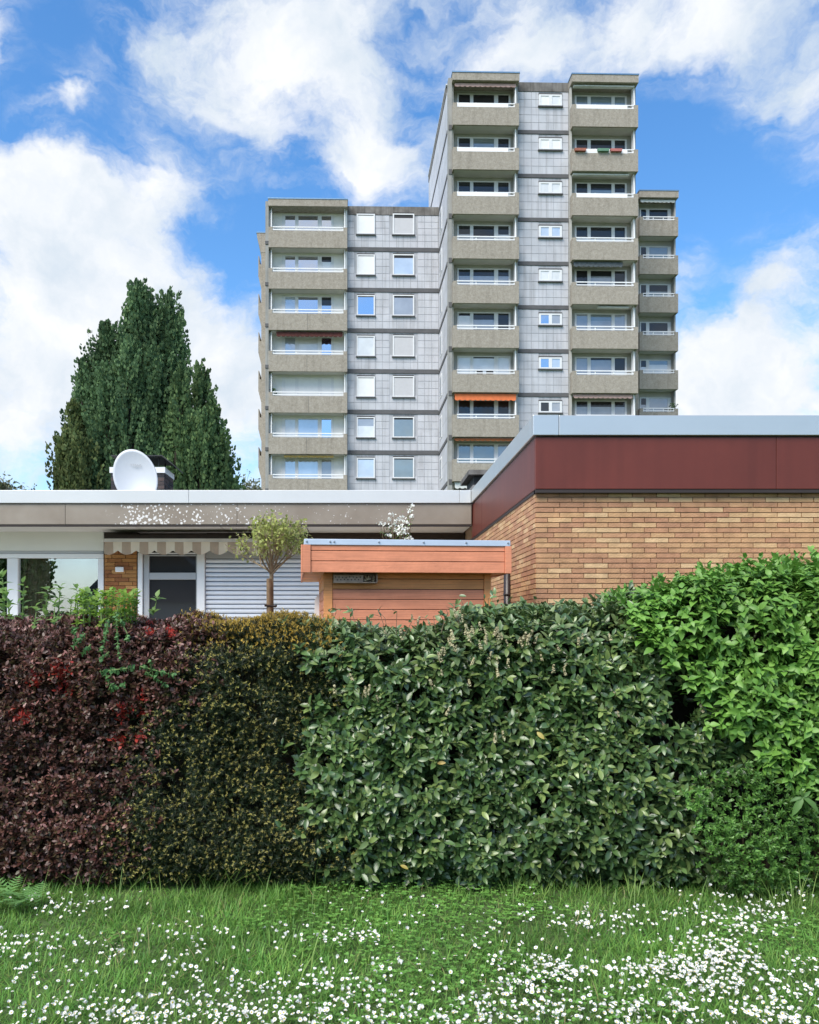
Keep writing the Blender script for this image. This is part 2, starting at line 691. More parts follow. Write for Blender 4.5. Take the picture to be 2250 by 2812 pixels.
M['aggregate'] = aggregate()
GL = {
    'dark': mat_glass('glass_dark_room', (0.012, 0.013, 0.014), 0.05),
    'grey': mat_glass('glass_grey_curtain', (0.30, 0.32, 0.35), 0.14),
    'teal': mat_glass('glass_net_curtain', (0.16, 0.20, 0.20), 0.16),
    'white': mat_glass('glass_white_curtain', (0.68, 0.69, 0.68), 0.12),
    'blue': mat_glass('glass_mirroring_sky', (0.01, 0.03, 0.08), 0.60),
    'pale': mat_glass('glass_pale_curtain', (0.45, 0.52, 0.60), 0.25),
    'shutter': mat('rolled_down_shutter', (0.50, 0.50, 0.52), 0.6, var=0.04),
    'wshutter': mat('white_shutter', (0.76, 0.77, 0.77), 0.6, var=0.03),
}
M['alu'] = mat('aluminium_flashing', (0.60, 0.60, 0.58), 0.30, metal=0.75, var=0.04, scale=0.8)
M['alu_white'] = mat('pale_flashing', (0.60, 0.61, 0.61), 0.45, metal=0.25, var=0.04, scale=1.0)
M['maroon'] = mat('maroon_fascia', (0.135, 0.028, 0.018), 0.42, var=0.12, scale=1.2, spec=0.4, streak=0.3)
M['brick'] = mat_pieces('clinker_brick', [(.52, .31, .16), (.45, .24, .135), (.57, .36, .19), (.48, .265, .145), (.43, .225, .13), (.51, .295, .155), (.46, .245, .138), (.60, .40, .22), (.49, .28, .15), (.44, .23, .132)], 0.85, bump=0.5, bscale=60, var=0.16, nscale=9)
M['pillar_brick'] = mat_pieces('orange_brick', [(.40, .19, .065), (.33, .14, .05), (.50, .26, .10), (.36, .16, .055), (.29, .115, .045)], 0.85, bump=0.4, bscale=60, var=0.15, nscale=9)
M['mortar'] = mat('mortar', (0.30, 0.19, 0.115), 0.95, var=0.2, scale=8, bump=0.4, bscale=80)
M['soffit'] = mat('grey_soffit', (0.60, 0.58, 0.55), 0.8, var=0.06, scale=1.5)
M['trim_dark'] = mat('dark_trim', (0.03, 0.02, 0.018), 0.6, var=0.1)
M['brown_lintel'] = mat('brown_lintel', (0.03, 0.018, 0.012), 0.6, var=0.2)
M['cream_panel'] = mat('cream_panel', (0.72, 0.72, 0.67), 0.6, var=0.04, scale=1.5)
M['door_grey'] = mat('grey_door_frame', (0.42, 0.43, 0.44), 0.5, var=0.04)
M['slat'] = mat('shutter_slat', (0.74, 0.77, 0.82), 0.45, var=0.04, scale=2)
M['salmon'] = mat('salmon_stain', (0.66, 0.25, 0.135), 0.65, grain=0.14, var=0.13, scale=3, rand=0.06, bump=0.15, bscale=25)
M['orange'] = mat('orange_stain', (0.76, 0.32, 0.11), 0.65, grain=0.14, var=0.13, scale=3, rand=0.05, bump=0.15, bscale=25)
M['zinc'] = mat('zinc_trim', (0.60, 0.66, 0.75), 0.4, metal=0.5, var=0.05)
M['screw'] = mat('screw', (0.35, 0.37, 0.40), 0.4, metal=0.8, var=0.05)
M['dish'] = mat('dish_white', (0.52, 0.55, 0.59), 0.4, var=0.02)
M['text_grey'] = mat('grey_print', (0.32, 0.34, 0.36), 0.6, var=0.02)
M['chim_brick'] = mat_pieces('dark_chimney_brick', [(.05, .045, .05), (.075, .06, .06), (.04, .04, .045), (.10, .075, .07)], 0.9, var=0.2)
M['wframe'] = mat('window_frame_white', (0.70, 0.71, 0.72), 0.5, var=0.04, scale=3)
M['chim_mortar'] = mat('chimney_mortar', (0.30, 0.29, 0.28), 0.9, var=0.1)
M['sheet'] = mat('dark_sheet_metal', (0.035, 0.035, 0.035), 0.5, metal=0.3, var=0.3)
M['bark'] = mat('bark', (0.13, 0.095, 0.06), 0.9, var=0.35, scale=12, bump=0.5, bscale=40)
M['twig'] = mat('twig_brown', (0.022, 0.018, 0.012), 0.95, var=0.3, scale=12)  # dark brown of the inner cores, shade between leaves put into the colour
M['stake'] = mat('weathered_stake', (0.20, 0.13, 0.075), 0.9, var=0.3, scale=14, bump=0.4)
M['wood'] = mat('weathered_wood', (0.30, 0.23, 0.17), 0.9, var=0.3, scale=20, bump=0.4)
M['pipe'] = mat('brown_downpipe', (0.025, 0.018, 0.018), 0.35, var=0.1)
M['yellow'] = mat('daisy_yellow', (0.62, 0.42, 0.02), 0.8, var=0.1)
M['petal'] = mat('daisy_petal', (0.80, 0.80, 0.79), 0.7, var=0.03)
M['stem'] = mat('green_stem', (0.10, 0.17, 0.05), 0.7, var=0.15)
M['shoot'] = mat('young_shoot', (0.16, 0.24, 0.07), 0.6, var=0.15)
M['curtain'] = mat('brown_curtain', (0.62, 0.48, 0.35), 0.9, var=0.15, scale=3)
M['roof_felt'] = mat('roof_felt', (0.06, 0.06, 0.06), 0.95, var=0.2)


def peeling():
    """taupe fascia paint with flakes missing down to white primer"""
    m, nt, b = mat_base('peeling_taupe_paint')
    n, l = nt.nodes, nt.links
    ge = n.new('ShaderNodeNewGeometry')
    nz = n.new('ShaderNodeTexNoise')
    nz.inputs['Scale'].default_value = 2.5
    nz.inputs['Detail'].default_value = 5
    l.new(ge.outputs['Position'], nz.inputs['Vector'])
    r1 = n.new('ShaderNodeValToRGB')
    r1.color_ramp.elements[0].position = 0.3
    r1.color_ramp.elements[1].position = 0.7
    r1.color_ramp.elements[0].color = (0.225, 0.185, 0.145, 1)
    r1.color_ramp.elements[1].color = (0.29, 0.25, 0.205, 1)
    l.new(nz.outputs['Fac'], r1.inputs['Fac'])
    wz = n.new('ShaderNodeTexNoise')
    wz.inputs['Scale'].default_value = 30
    l.new(ge.outputs['Position'], wz.inputs['Vector'])
    ad = n.new('ShaderNodeVectorMath')
    ad.operation = 'SCALE'
    l.new(wz.outputs['Color'], ad.inputs[0])
    ad.inputs['Scale'].default_value = 0.05
    a2 = n.new('ShaderNodeVectorMath')
    l.new(ge.outputs['Position'], a2.inputs[0])
    l.new(ad.outputs[0], a2.inputs[1])
    v = n.new('ShaderNodeTexVoronoi')
    v.inputs['Scale'].default_value = 19
    l.new(a2.outputs[0], v.inputs['Vector'])
    sep = n.new('ShaderNodeSeparateXYZ')
    l.new(ge.outputs['Position'], sep.inputs[0])
    # where along the board the flaking is bad
    cr = n.new('ShaderNodeValToRGB')
    mr = n.new('ShaderNodeMapRange')
    mr.inputs['From Min'].default_value = -5.6
    mr.inputs['From Max'].default_value = 1.8
    l.new(sep.outputs['X'], mr.inputs['Value'])
    e = cr.color_ramp.elements
    e[0].position = 0.0
    e[0].color = (0, 0, 0, 1)
    e[1].position = 1.0
    e[1].color = (0.02, 0.02, 0.02, 1)
    for p, val in ((0.20, .02), (0.235, .12), (0.26, .34), (0.36, .27), (0.42, .34), (0.43, .10), (0.46, .25), (0.55, .20), (0.60, .11), (0.70, .12), (0.80, .09), (0.86, .02)):
        q = e.new(p)
        q.color = (val, val, val, 1)
    l.new(mr.outputs[0], cr.inputs['Fac'])
    # worse towards the lower edge
    mz = n.new('ShaderNodeMapRange')
    mz.inputs['From Min'].default_value = 3.53
    mz.inputs['From Max'].default_value = 3.22
    mz.inputs['To Min'].default_value = 0.85
    mz.inputs['To Max'].default_value = 1.25
    l.new(sep.outputs['Z'], mz.inputs['Value'])
    mu = n.new('ShaderNodeMath')
    mu.operation = 'MULTIPLY'
    l.new(cr.outputs['Color'], mu.inputs[0])
    l.new(mz.outputs[0], mu.inputs[1])
    n4 = n.new('ShaderNodeTexNoise')
    n4.inputs['Scale'].default_value = 4
    l.new(ge.outputs['Position'], n4.inputs['Vector'])
    m4 = n.new('ShaderNodeMath')
    m4.operation = 'MULTIPLY'
    l.new(n4.outputs['Fac'], m4.inputs[0])
    l.new(mu.outputs[0], m4.inputs[1])
    m5 = n.new('ShaderNodeMath')
    m5.operation = 'MULTIPLY'
    l.new(m4.outputs[0], m5.inputs[0])
    m5.inputs[1].default_value = 2.2
    lt = n.new('ShaderNodeMath')
    lt.operation = 'LESS_THAN'
    l.new(v.outputs['Distance'], lt.inputs[0])
    l.new(m5.outputs[0], lt.inputs[1])
    mx = n.new('ShaderNodeMix')
    mx.data_type = 'RGBA'
    l.new(lt.outputs[0], mx.inputs[0])
    l.new(r1.outputs['Color'], mx.inputs[6])
    mx.inputs[7].default_value = (0.70, 0.68, 0.66, 1)
    l.new(mx.outputs[2], b.inputs['Base Color'])
    b.inputs['Roughness'].default_value = 0.6
    bp = n.new('ShaderNodeBump')
    bp.invert = True
    bp.inputs['Strength'].default_value = 0.4
    bp.inputs['Distance'].default_value = 0.004
    l.new(lt.outputs[0], bp.inputs['Height'])
    l.new(bp.outputs[0], b.inputs['Normal'])
    return m


M['taupe'] = peeling()

# ------------------------------------------------------------------ ground
gm, gnt, gb = mat_base('meadow_soil')
_n, _l = gnt.nodes, gnt.links
_tc = _n.new('ShaderNodeTexCoord')
_nz = _n.new('ShaderNodeTexNoise')
_nz.inputs['Scale'].default_value = 2.0
_nz.inputs['Detail'].default_value = 8
_l.new(_tc.outputs['Object'], _nz.inputs['Vector'])
_r = _n.new('ShaderNodeValToRGB')
_r.color_ramp.elements[0].position = 0.3
_r.color_ramp.elements[1].position = 0.7
_r.color_ramp.elements[0].color = (0.05, 0.085, 0.022, 1)
_r.color_ramp.elements[1].color = (0.08, 0.13, 0.035, 1)
_l.new(_nz.outputs['Fac'], _r.inputs['Fac'])
_l.new(_r.outputs['Color'], gb.inputs['Base Color'])
gb.inputs['Roughness'].default_value = 1.0
g = MB()
g.quad((-3000, -3000, 0), (3000, -3000, 0), (3000, 3000, 0), (-3000, 3000, 0))
tag(g.build('ground', gm), kind='structure')
tb = MB().box(-11, 1.7, 10.2, 14.3, 0.0, 0.12)  # unseen pale slab added to bounce light up under the eaves
tag(tb.build('terrace', mat('pale_paving', (0.52, 0.50, 0.46), 0.9, var=0.1, scale=3)), kind='structure')

# ------------------------------------------------------------------ apartment tower
TH = R(1.3)
TC, TS = math.cos(TH), math.sin(TH)


def T(px, py, yl):
    dx, dz = (px - PX0) / FPX, (PY0 - py) / FPX
    t = yl / (TC - TS * dx)
    return (TC * t * dx + TS * t, EYE + t * dz)


def TX(px, yl):
    return T(px, 1000, yl)[0]


TB = Vector((6.0, 56.0, 0.0))
tower = thing('apartment_tower', 'tall stepped grey concrete apartment block with brown pebbled balconies behind the bungalow', 'building',
              (TC * TB.x - TS * TB.y, TS * TB.x + TC * TB.y, 0), TH)
reg(tower, TB)
FL = 2.75
AWN = {
    'pink': mat('awning_pink', (0.50, 0.33, 0.29), 0.9, var=0.15, scale=4),
    'orange': mat('awning_orange', (0.80, 0.20, 0.07), 0.9, var=0.12, scale=4),
    'rust': mat('awning_rust', (0.42, 0.13, 0.05), 0.9, var=0.2, scale=4),
    'redblack': mat('awning_dark_red', (0.10, 0.03, 0.025), 0.9, var=0.5, scale=6),
    'white': mat('awning_white', (0.70, 0.70, 0.67), 0.9, var=0.06, scale=4),
    'slate': mat('awning_slate', (0.10, 0.115, 0.125), 0.9, var=0.4, scale=5),
    'ochre': mat('awning_ochre', (0.50, 0.33, 0.10), 0.9, var=0.2, scale=5),
}


def awning(x0, x1, y0, z, col, drop=0.28, out=0.25, parent=None, label=None):
    b = MB()
    b.box(x0, x1, y0 + 0.02, y0 + out, z - 0.10, z - 0.02)
    n = max(6, int((x1 - x0) / 0.3))
    for i in range(n):
        a, c = x0 + (x1 - x0) * i / n, x0 + (x1 - x0) * (i + 1) / n
        zb = z - 0.10 - drop
        w = c - a
        pts = [(a, z - 0.06), (a, zb + 0.06), (a + w * .25, zb + 0.01), (a + w * .5, zb), (a + w * .75, zb + 0.01), (c, zb + 0.06), (c, z - 0.06)]
        b.prism(pts, y0, y0 + 0.015)
    o = b.build('awning', AWN[col], parent)
    if label:
        o['label'] = label
    return o


def window(parent, x0, x1, z0, z1, panes, y, styles, fw=0.07, proud=0.05, slot=0.0, sill=False, zvis=None):
    """panes: list of (xa, xb); the frame is the part, each pane a sub-part"""
    f = MB()
    f.box(x0, x1, y - proud, y, z1 - fw, z1)
    f.box(x0, x1, y - proud, y, z0, z0 + fw)
    xs = [x0] + [v for p in panes for v in p] + [x1]
    for i in range(0, len(xs), 2):
        if xs[i + 1] - xs[i] > 0.005:
            f.box(xs[i], xs[i + 1], y - proud, y, z0 + fw, z1 - fw)
    o = f.build('window', M['wframe'], parent)
    for (a, b2), st in zip(panes, styles):
        zt, zb = z1 - fw - slot, z0 + fw
        if slot:
            MB().box(a, b2, y - 0.012, y - 0.004, zt, z1 - fw).build('shutter_slot', M['dark'], o)
        if isinstance(st, tuple):
            fr = st[2] if len(st) > 2 else 0.3
            zm = zt - (zt - (zb if zvis is None else zvis)) * fr
            MB().box(a, b2, y - 0.02, y - 0.005, zm, zt).build('pane', GL[st[0]], o)
            MB().box(a, b2, y - 0.02, y - 0.005, zb, zm).build('pane', GL[st[1]], o)
        else:
            MB().box(a, b2, y - 0.02, y - 0.005, zb, zt).build('pane', GL[st], o)
    if sill:
        MB().box(x0 - 0.06, x1 + 0.06, y - proud - 0.06, y, z0 - 0.07, z0 - 0.004).build('sill', M['band'], o)
    return o


def bay(x0, x1, yf, yb, zt0, n, fr, panes, wtop, floors, back, ear=0.25, earh=0.25, roof=True, screens=('r',), extra_floors=3):
    ztop = zt0 + 1.64
    zlow = zt0 - FL * (n - 1) - 1.11
    w = MB()
    w.box(x0 + 0.02, x1 - 0.02, yb, yb + 0.25, 0, ztop)
    w.box(x0, x0 + 0.10, yf + 0.45, yb, 0, ztop)
    w.box(x1 - 0.10, x1, yf + 0.45, yb, 0, ztop)
    w.box(x0 + 0.11, x1 - 0.11, yf + 0.05, yb - 0.01, 0, zlow - 0.01)
    w.build('loggia_wall', back, tower)
    if roof:
        MB().box(x0 - 0.02, x1 + 0.02, yf - 0.02, yb + 0.2, ztop + 0.004, ztop + 0.46).build('roof_slab', M['aggregate'], tower)
        MB().box(x0 - 0.05, x1 + 0.05, yf - 0.05, yb + 0.2, ztop + 0.464, ztop + 0.54).build('roof_edge', M['roof_edge'], tower)
    for k in range(n):
        zt = zt0 - FL * k
        zb = zt - 1.11
        ce = zb + FL
        st = floors[k] if k < len(floors) else {}
        b = MB()
        b.prism([(x0, zb), (x1, zb), (x1, zt + earh), (x1 - ear, zt + earh), (x1 - ear, zt), (x0 + ear, zt), (x0 + ear, zt + earh), (x0, zt + earh)], yf, yf + 0.12)
        b.box(x0, x0 + 0.12, yf + 0.121, yf + 0.6, zb, zt + earh - 0.01)
        b.box(x1 - 0.12, x1, yf + 0.121, yf + 0.6, zb, zt + earh - 0.01)
        bo = b.build('balcony', M['aggregate'], tower)
        MB().box(x0 + 0.125, x1 - 0.125, yf + 0.121, yb - 0.004, zb + 0.03, zb + 0.2).build('floor_slab', M['soffit'], bo)
        if st.get('crack', k > 1):
            xm = (x0 + x1) / 2 + random.uniform(-.1, .1)
            MB().box(xm - 0.012, xm + 0.012, yf - 0.004, yf + 0.01, zb, zt).build('panel_joint', M['coping'], bo)
        r = MB()
        xa, xb = x0 + ear + 0.01, x1 - ear - 0.01
        kind = st.get('rail', 'rail')
        if kind == 'board':
            r.box(xa, xb - 0.4, yf + 0.03, yf + 0.06, zt + 0.015, zt + 0.27)
            r.box(xa, xb, yf + 0.062, yf + 0.10, zt + 0.24, zt + 0.29)
            r.box(xa, xb, yf + 0.062, yf + 0.10, zt + 0.06, zt + 0.11)
        else:
            r.box(xa, xb, yf + 0.04, yf + 0.08, zt + 0.06, zt + 0.12)
            r.box(xa, xb, yf + 0.04, yf + 0.08, zt + 0.24, zt + 0.30)
        for q in (0.0, 0.33, 0.66, 1.0):
            xx = xa + (xb - xa - 0.06) * q
            r.box(xx, xx + 0.06, yf + 0.082, yf + 0.13, zt - 0.2, zt + 0.31)
        r.build('railing', M['white'], bo)
        for sgn in screens:
            sx = x0 + 0.13 if sgn == 'l' else x1 - 0.19
            s = MB()
            s.v += [(sx, yf + 0.16, zt - 0.1), (sx, yf + 0.6, zt - 0.1), (sx, yf + 0.75, ce - 0.01), (sx, yf + 0.30, ce - 0.01)]
            s.v += [(sx + 0.06, y, z) for _, y, z in s.v[:4]]
            for q in ((3, 2, 1, 0), (4, 5, 6, 7), (0, 1, 5, 4), (1, 2, 6, 5), (2, 3, 7, 6), (3, 0, 4, 7)):
                s.f.append(q)
                s.m.append(0)
            s.build('side_screen', M['white'], bo)
        wt = wtop - FL * k
        window(tower, fr[0], fr[1], zb + 0.25, wt, panes, yb, st.get('panes', ['dark', 'grey', 'dark']), zvis=zt + 0.05)
        if 'awn' in st:
            awning(x0 + st.get('ax0', 0.15), x1 - st.get('ax1', 0.15), yf + 0.18, ce - 0.03, st['awn'], st.get('drop', 0.22), parent=tower, label=st.get('al'))


def tiles(xa, xb, z0, z1, cols, rows, y, holes, out):
    w, h = (xb - xa) / cols, (z1 - z0) / rows
    for i in range(cols):
        for j in range(rows):
            cx, cz = xa + (i + .5) * w, z0 + (j + .5) * h
            if any(a - 0.05 < cx < b + 0.05 and c - 0.05 < cz < d + 0.05 for a, b, c, d in holes):
                continue
            out.append((cx, cz, w, h, y))


YF, YP, YB = 50.4, 51.2, 51.4
xC0, xC1 = TX(1244, YF), TX(1426, YF)
xD0, xD1 = TX(1572, YF), TX(1753, YF)
zC = T(1330, 293.7, YF)[1]
ZROOF = zC + 1.64 + 0.46
PC = [(TX(a, YB), TX(b, YB)) for a, b in ((1260, 1291), (1300, 1357), (1368, 1397))]
PD = [(TX(a, YB), TX(b, YB)) for a, b in ((1583, 1613), (1622, 1679), (1688, 1716))]
dg, dd, gg = ('dark', 'grey', .3), 'dark', 'grey'
floorsC = [
    dict(panes=['dark'] * 3, rail='board', awn='pink', drop=0.16, crack=False),
    dict(panes=[('dark', 'teal', .5), ('teal', 'dark', .5), 'dark'], rail='board', crack=False),
    dict(panes=['dark'] * 3, rail='board', crack=False),
    dict(panes=[('dark', 'grey', .4), ('dark', 'grey', .5), ('dark', 'white', .4)], crack=False),
    dict(panes=[dg, dg, dg], crack=False),
    dict(panes=[('dark', 'white', .12), dg, 'dark'], crack=False),
    dict(panes=['white', ('dark', 'white', .06), 'white'], crack=False),
    dict(panes=[('dark', 'grey', .6)] * 3, awn='orange', drop=0.34, crack=False, al='bright orange awning'),
    dict(panes=['teal', 'teal', 'grey'], awn='rust', drop=0.10, crack=False),
    dict(panes=['dark'] * 3, awn='white', drop=0.3, crack=False),
]
floorsD = [
    dict(panes=['teal', 'teal', 'teal'], rail='board', awn='white', drop=0.02, crack=False),
    dict(panes=['dark'] * 3, rail='board', crack=False),
    dict(panes=[('dark', 'teal', .5), ('dark', 'teal', .3), ('dark', 'white', .4)], rail='board', awn='white', drop=0.02, ax0=0.1, ax1=0.5, crack=False),
    dict(panes=[('dark', 'white', .5), ('dark', 'white', .55), ('dark', 'white', .55)], rail='rail', crack=False),
    dict(panes=['dark', ('dark', 'grey', .25), ('dark', 'white', .8)], awn='slate', drop=0.24, ax1=0.9, crack=False),
    dict(panes=['grey', ('teal', 'grey', .3), 'grey'], awn='white', drop=0.0, ax0=1.7, ax1=0.5, crack=False),
    dict(panes=['grey', ('dark', 'grey', .1), ('dark', 'white', .6)], crack=False),
    dict(panes=[('dark', 'grey', .25)] * 3, awn='pink', drop=0.16, ax1=0.3, crack=False),
]
bay(xC0, xC1, YF, YB, zC, 10, (TX(1256, YB), TX(1402, YB)), PC, T(1330, 258.5, YB)[1], floorsC, M['loggia'], screens=('r',))
bay(xD0, xD1, YF, YB, zC, 8, (TX(1578, YB), TX(1721, YB)), PD, T(1650, 263.5, YB)[1], floorsD, M['loggia'], screens=('r',))
# flower boxes hung on one railing
for xx, c in ((1592, (0.30, 0.10, 0.06)), (1655, (0.10, 0.22, 0.14)), (1690, (0.42, 0.13, 0.11))):
    a = TX(xx, YF)
    lab = {1592: 'brown flower box hung on the white railing, left of the green one', 1655: 'green flower box hung on the white railing between two reddish ones', 1690: 'red flower box hung on the white railing, right of the green one'}[xx]
    th = thing('flower_box', lab, 'flower box', (0, 0, 0), TH, 'flower boxes on a top-floor balcony railing')
    zz = zC - FL
    f = MB()
    f.prism([(a - .3, zz + .05), (a + .36, zz + .05), (a + .40, zz + .21), (a - .34, zz + .21)], YF - 0.16, YF + 0.02)
    f.build('trough', mat('flower_box_' + str(xx), c, 0.6), th)

# tall block body
xm0, xm1 = xC1, xD0
xs = TX(1229, YP)
body = MB()
body.box(xs + 0.02, xC0, YP + 0.02, 62.0, 0, ZROOF - 0.5)
body.box(xC0, xC1 + 0.02, YB + 0.26, 62.0, 0, ZROOF - 0.5)
body.box(xC1 + 0.02, xD0 - 0.02, YP + 0.02, 62.0, 0, ZROOF - 0.5)
body.box(xD0 - 0.02, xD1, YB + 0.26, 62.0, 0, ZROOF - 0.5)
tw = body.build('wall', M['joint'], tower)
MB().box(xs, xC0 - 0.003, YF + 0.35, YP + 0.018, 0, ZROOF - 0.1).build('corner_column', M['concrete'], tower)
MB().box(xC1 + 0.004, xD0 - 0.004, YP - 0.03, YP + 0.5, ZROOF - 0.58, ZROOF - 0.02).build('coping', M['coping'], tower)
MB().box(xs - 0.02, xD1, YP + 0.52, 62.05, ZROOF - 0.499, ZROOF - 0.02).build('coping', M['coping'], tower)
MB().box(xs - 0.05, xD1 + 0.04, YP + 0.35, 62.1, ZROOF - 0.016, ZROOF + 0.06).build('roof_edge', M['alu_white'], tower)
zb0 = T(1490, 363.6, YP)[1]
tl = []
smallwin = [['wshutter', 'white'], ['wshutter', 'wshutter'], ['white', 'white'], ['pale', 'pale'], ['white', 'white'], ['blue', 'grey'], ['blue', 'pale'], ['dark', 'grey'], ['dark', 'grey']]
xw0, xw1 = TX(1480, YP), TX(1543, YP)
for k in range(10):
    zc = zb0 - FL * k
    MB().box(xC1 + 0.004, xD0 - 0.004, YP - 0.04, YP + 0.018, zc - 0.11, zc + 0.11).build('floor_band', M['band'], tower)
    MB().box(xs + 0.02, xs + 0.22, YF + 0.31, YF + 0.35, zc - 0.20, zc + 0.10).build('floor_band', M['band'], tower)
    MB().box(xs - 0.03, xs + 0.016, YP + 0.03, 61.9, zc - 0.16, zc + 0.06).build('floor_band', M['band'], tower)
    z0, z1 = zc + 0.13, zc + FL - 0.13
    wz1 = T(1511, 258 + 3, YP)[1] - FL * k
    wz0 = wz1 - 0.72
    if k < 9:
        xm = (xw0 + xw1) / 2
        window(tower, xw0, xw1, wz0, wz1, [(xw0 + .12, xm - .1), (xm + .1, xw1 - .12)], YP - 0.012, smallwin[k], fw=0.09, proud=0.05, sill=True)
        MB().box(xw0 - 0.02, xw1 + 0.02, YP - 0.055, YP + 0.01, wz1 + 0.004, wz1 + 0.09).build('shutter_slot', M['band'], tower)
    if k == 0:
        z1 = ZROOF - 0.6
    tiles(xC1 + 0.01, xD0 - 0.01, z0, z1, 7, 5, YP, [(xw0, xw1, wz0, wz1)], tl)

# left wing
YF2, YP2, YB2 = 54.65, 55.45, 55.6
xA0, xA1 = TX(738, YF2), TX(954, YF2)
zA = T(845, 634, YF2)[1]
PA = [(TX(a, YB2), TX(b, YB2)) for a, b in ((784, 811), (820, 873), (884, 910))]
floorsA = [
    dict(panes=['blue', 'blue', 'blue'], crack=False),
    dict(panes=['blue', 'blue', ('dark', 'white', .25)], crack=False),
    dict(panes=['pale', 'blue', ('dark', 'blue', .4)]),
    dict(panes=['pale', 'white', 'blue'], awn='redblack', drop=0.25, ax0=0.5, ax1=0.3, al='dark red scalloped awning'),
    dict(panes=['wshutter', 'wshutter', 'wshutter']),
    dict(panes=['white', 'pale', 'blue']),
    dict(panes=['pale', 'pale', 'grey'], awn='ochre', drop=0.08, ax0=1.0, ax1=0.9),
    dict(panes=['grey', 'grey', 'grey']),
]
bay(xA0, xA1, YF2, YB2, zA, 7, (TX(775, YB2), TX(917, YB2)), PA, T(845, 591, YB2)[1], floorsA, M['white_wall'], screens=('l', 'r'))
ZR2 = zA + 1.64 + 0.46
b2 = MB()
b2.box(xA0 - 0.22, xA1 + 0.02, YB2 + 0.26, 64, 0, ZR2 - 0.5)
b2.box(xA1 + 0.02, xs + 0.015, YP2 + 0.02, 64, 0, ZR2 - 0.5)
b2.build('wall', M['joint'], tower)
MB().box(xA0 - 0.22, xA0 - 0.004, YF2 + 0.1, YB2 + 0.25, 0, ZR2 - 0.1).build('corner_column', M['concrete'], tower)
MB().box(xA1 + 0.004, xs - 0.03, YP2 - 0.03, YP2 + 0.5, ZR2 - 0.58, ZR2 - 0.02).build('coping', M['coping'], tower)
MB().box(xA0 - 0.25, xs - 0.01, YP2 + 0.52, 64.05, ZR2 - 0.499, ZR2 - 0.02).build('coping', M['coping'], tower)
MB().box(xA0 - 0.28, xs - 0.01, YP2 + 0.3, 64.1, ZR2 - 0.016, ZR2 + 0.06).build('roof_edge', M['alu_white'], tower)
zb2 = T(1080, 686, YP2)[1]
wa = (TX(980, YP2), TX(1030, YP2))
wb = (TX(1079, YP2), TX(1138, YP2))
stA = ['wshutter', 'wshutter', 'blue', 'white', 'wshutter', ('grey', 'white', .4), 'pale']
stB = ['shutter', 'pale', 'grey', 'shutter', 'shutter', 'teal', 'teal']
slA = [.04, .04, .06, .04, .04, .06, .05]
slB = [.22, .18, .12, .05, .05, .12, .08]
for k in range(8):
    zc = zb2 - FL * k
    MB().box(xA1 + 0.004, xs - 0.035, YP2 - 0.04, YP2 + 0.018, zc - 0.13, zc + 0.13).build('floor_band', M['band'], tower)
    MB().box(xA0 - 0.235, xA0 - 0.01, YF2 + 0.05, YF2 + 0.1, zc - 0.05, zc + 0.17).build('floor_band', M['band'], tower)
    z0, z1 = zc + 0.15, zc + FL - 0.15
    if k == 0:
        z1 = ZR2 - 0.6
    wz1, wz0 = T(1000, 588, YP2)[1] - FL * k, T(1000, 644, YP2)[1] - FL * k
    if k < 7:
        window(tower, wa[0], wa[1], wz0, wz1, [(wa[0] + .085, wa[1] - .085)], YP2 - 0.012, [stA[k]], fw=0.075, slot=slA[k], sill=True)
        window(tower, wb[0], wb[1], wz0, wz1 + .04, [(wb[0] + .085, wb[1] - .085)], YP2 - 0.012, [stB[k]], fw=0.075, slot=slB[k], sill=True)
        MB().box(wa[0] + .02, wa[1] - .02, YP2 - 0.05, YP2 + 0.01, wz1 + 0.004, wz1 + 0.07).build('shutter_slot', M['dark'], tower)
        MB().box(wb[0] + .02, wb[1] - .02, YP2 - 0.05, YP2 + 0.01, wz1 + 0.044, wz1 + 0.11).build('shutter_slot', M['dark'], tower)
    tiles(xA1 + 0.01, xs - 0.04, z0, z1, 13, 5, YP2, [(wa[0], wa[1], wz0, wz1), (wb[0], wb[1], wz0, wz1)], tl)
    # narrow windows in the tall block's side wall beside the left wing
    zz = zc + 0.75
    o = MB().box(xs - 0.025, xs + 0.01, 53.9, 54.9, zz, zz + 1.45).build('window', M['white'], tower)
    MB().box(xs - 0.035, xs - 0.027, 54.0, 54.8, zz + 0.1, zz + 1.35).build('pane', GL['grey'], o)
tl.sort(key=lambda t: -(T(0, 0, 1)[0] * 0 + t[2] * t[3] / (t[4] ** 2)) if 12 < t[1] else 1)
tile_meshes = {}
rest = MB()
for i, (cx, cz, w, h, y) in enumerate(tl):
    if i < 300:
        key = (round(w, 3), round(h, 3))
        if key not in tile_meshes:
            tile_meshes[key] = MB().box(-w / 2 + .013, w / 2 - .013, 0, 0.018, -h / 2 + .013, h / 2 - .013).mesh('tile', M['tile'])
        link('tile', tile_meshes[key], tw, (cx, y, cz))
    else:
        rest.box(cx - w / 2 + .013, cx + w / 2 - .013, y, y + 0.018, cz - h / 2 + .013, cz + h / 2 - .013)
# side wall of the tall block
for k in range(10):
    zc = zb0 - FL * k
    z0, z1 = zc + 0.1, zc + FL - 0.2
    if k == 0:
        z1 = ZROOF - 0.6
    for i in range(14):
        for j in range(2):
            ya, yb_ = YP + 0.04 + i * 0.77, YP + 0.04 + (i + 1) * 0.77
            za, zb_ = z0 + (z1 - z0) * j / 2, z0 + (z1 - z0) * (j + 1) / 2
            rest.box(xs, xs + 0.018, ya + .012, yb_ - .012, za + .012, zb_ - .012)
tag(rest.build('facade_tiles', M['tile'], tw), kind='stuff')

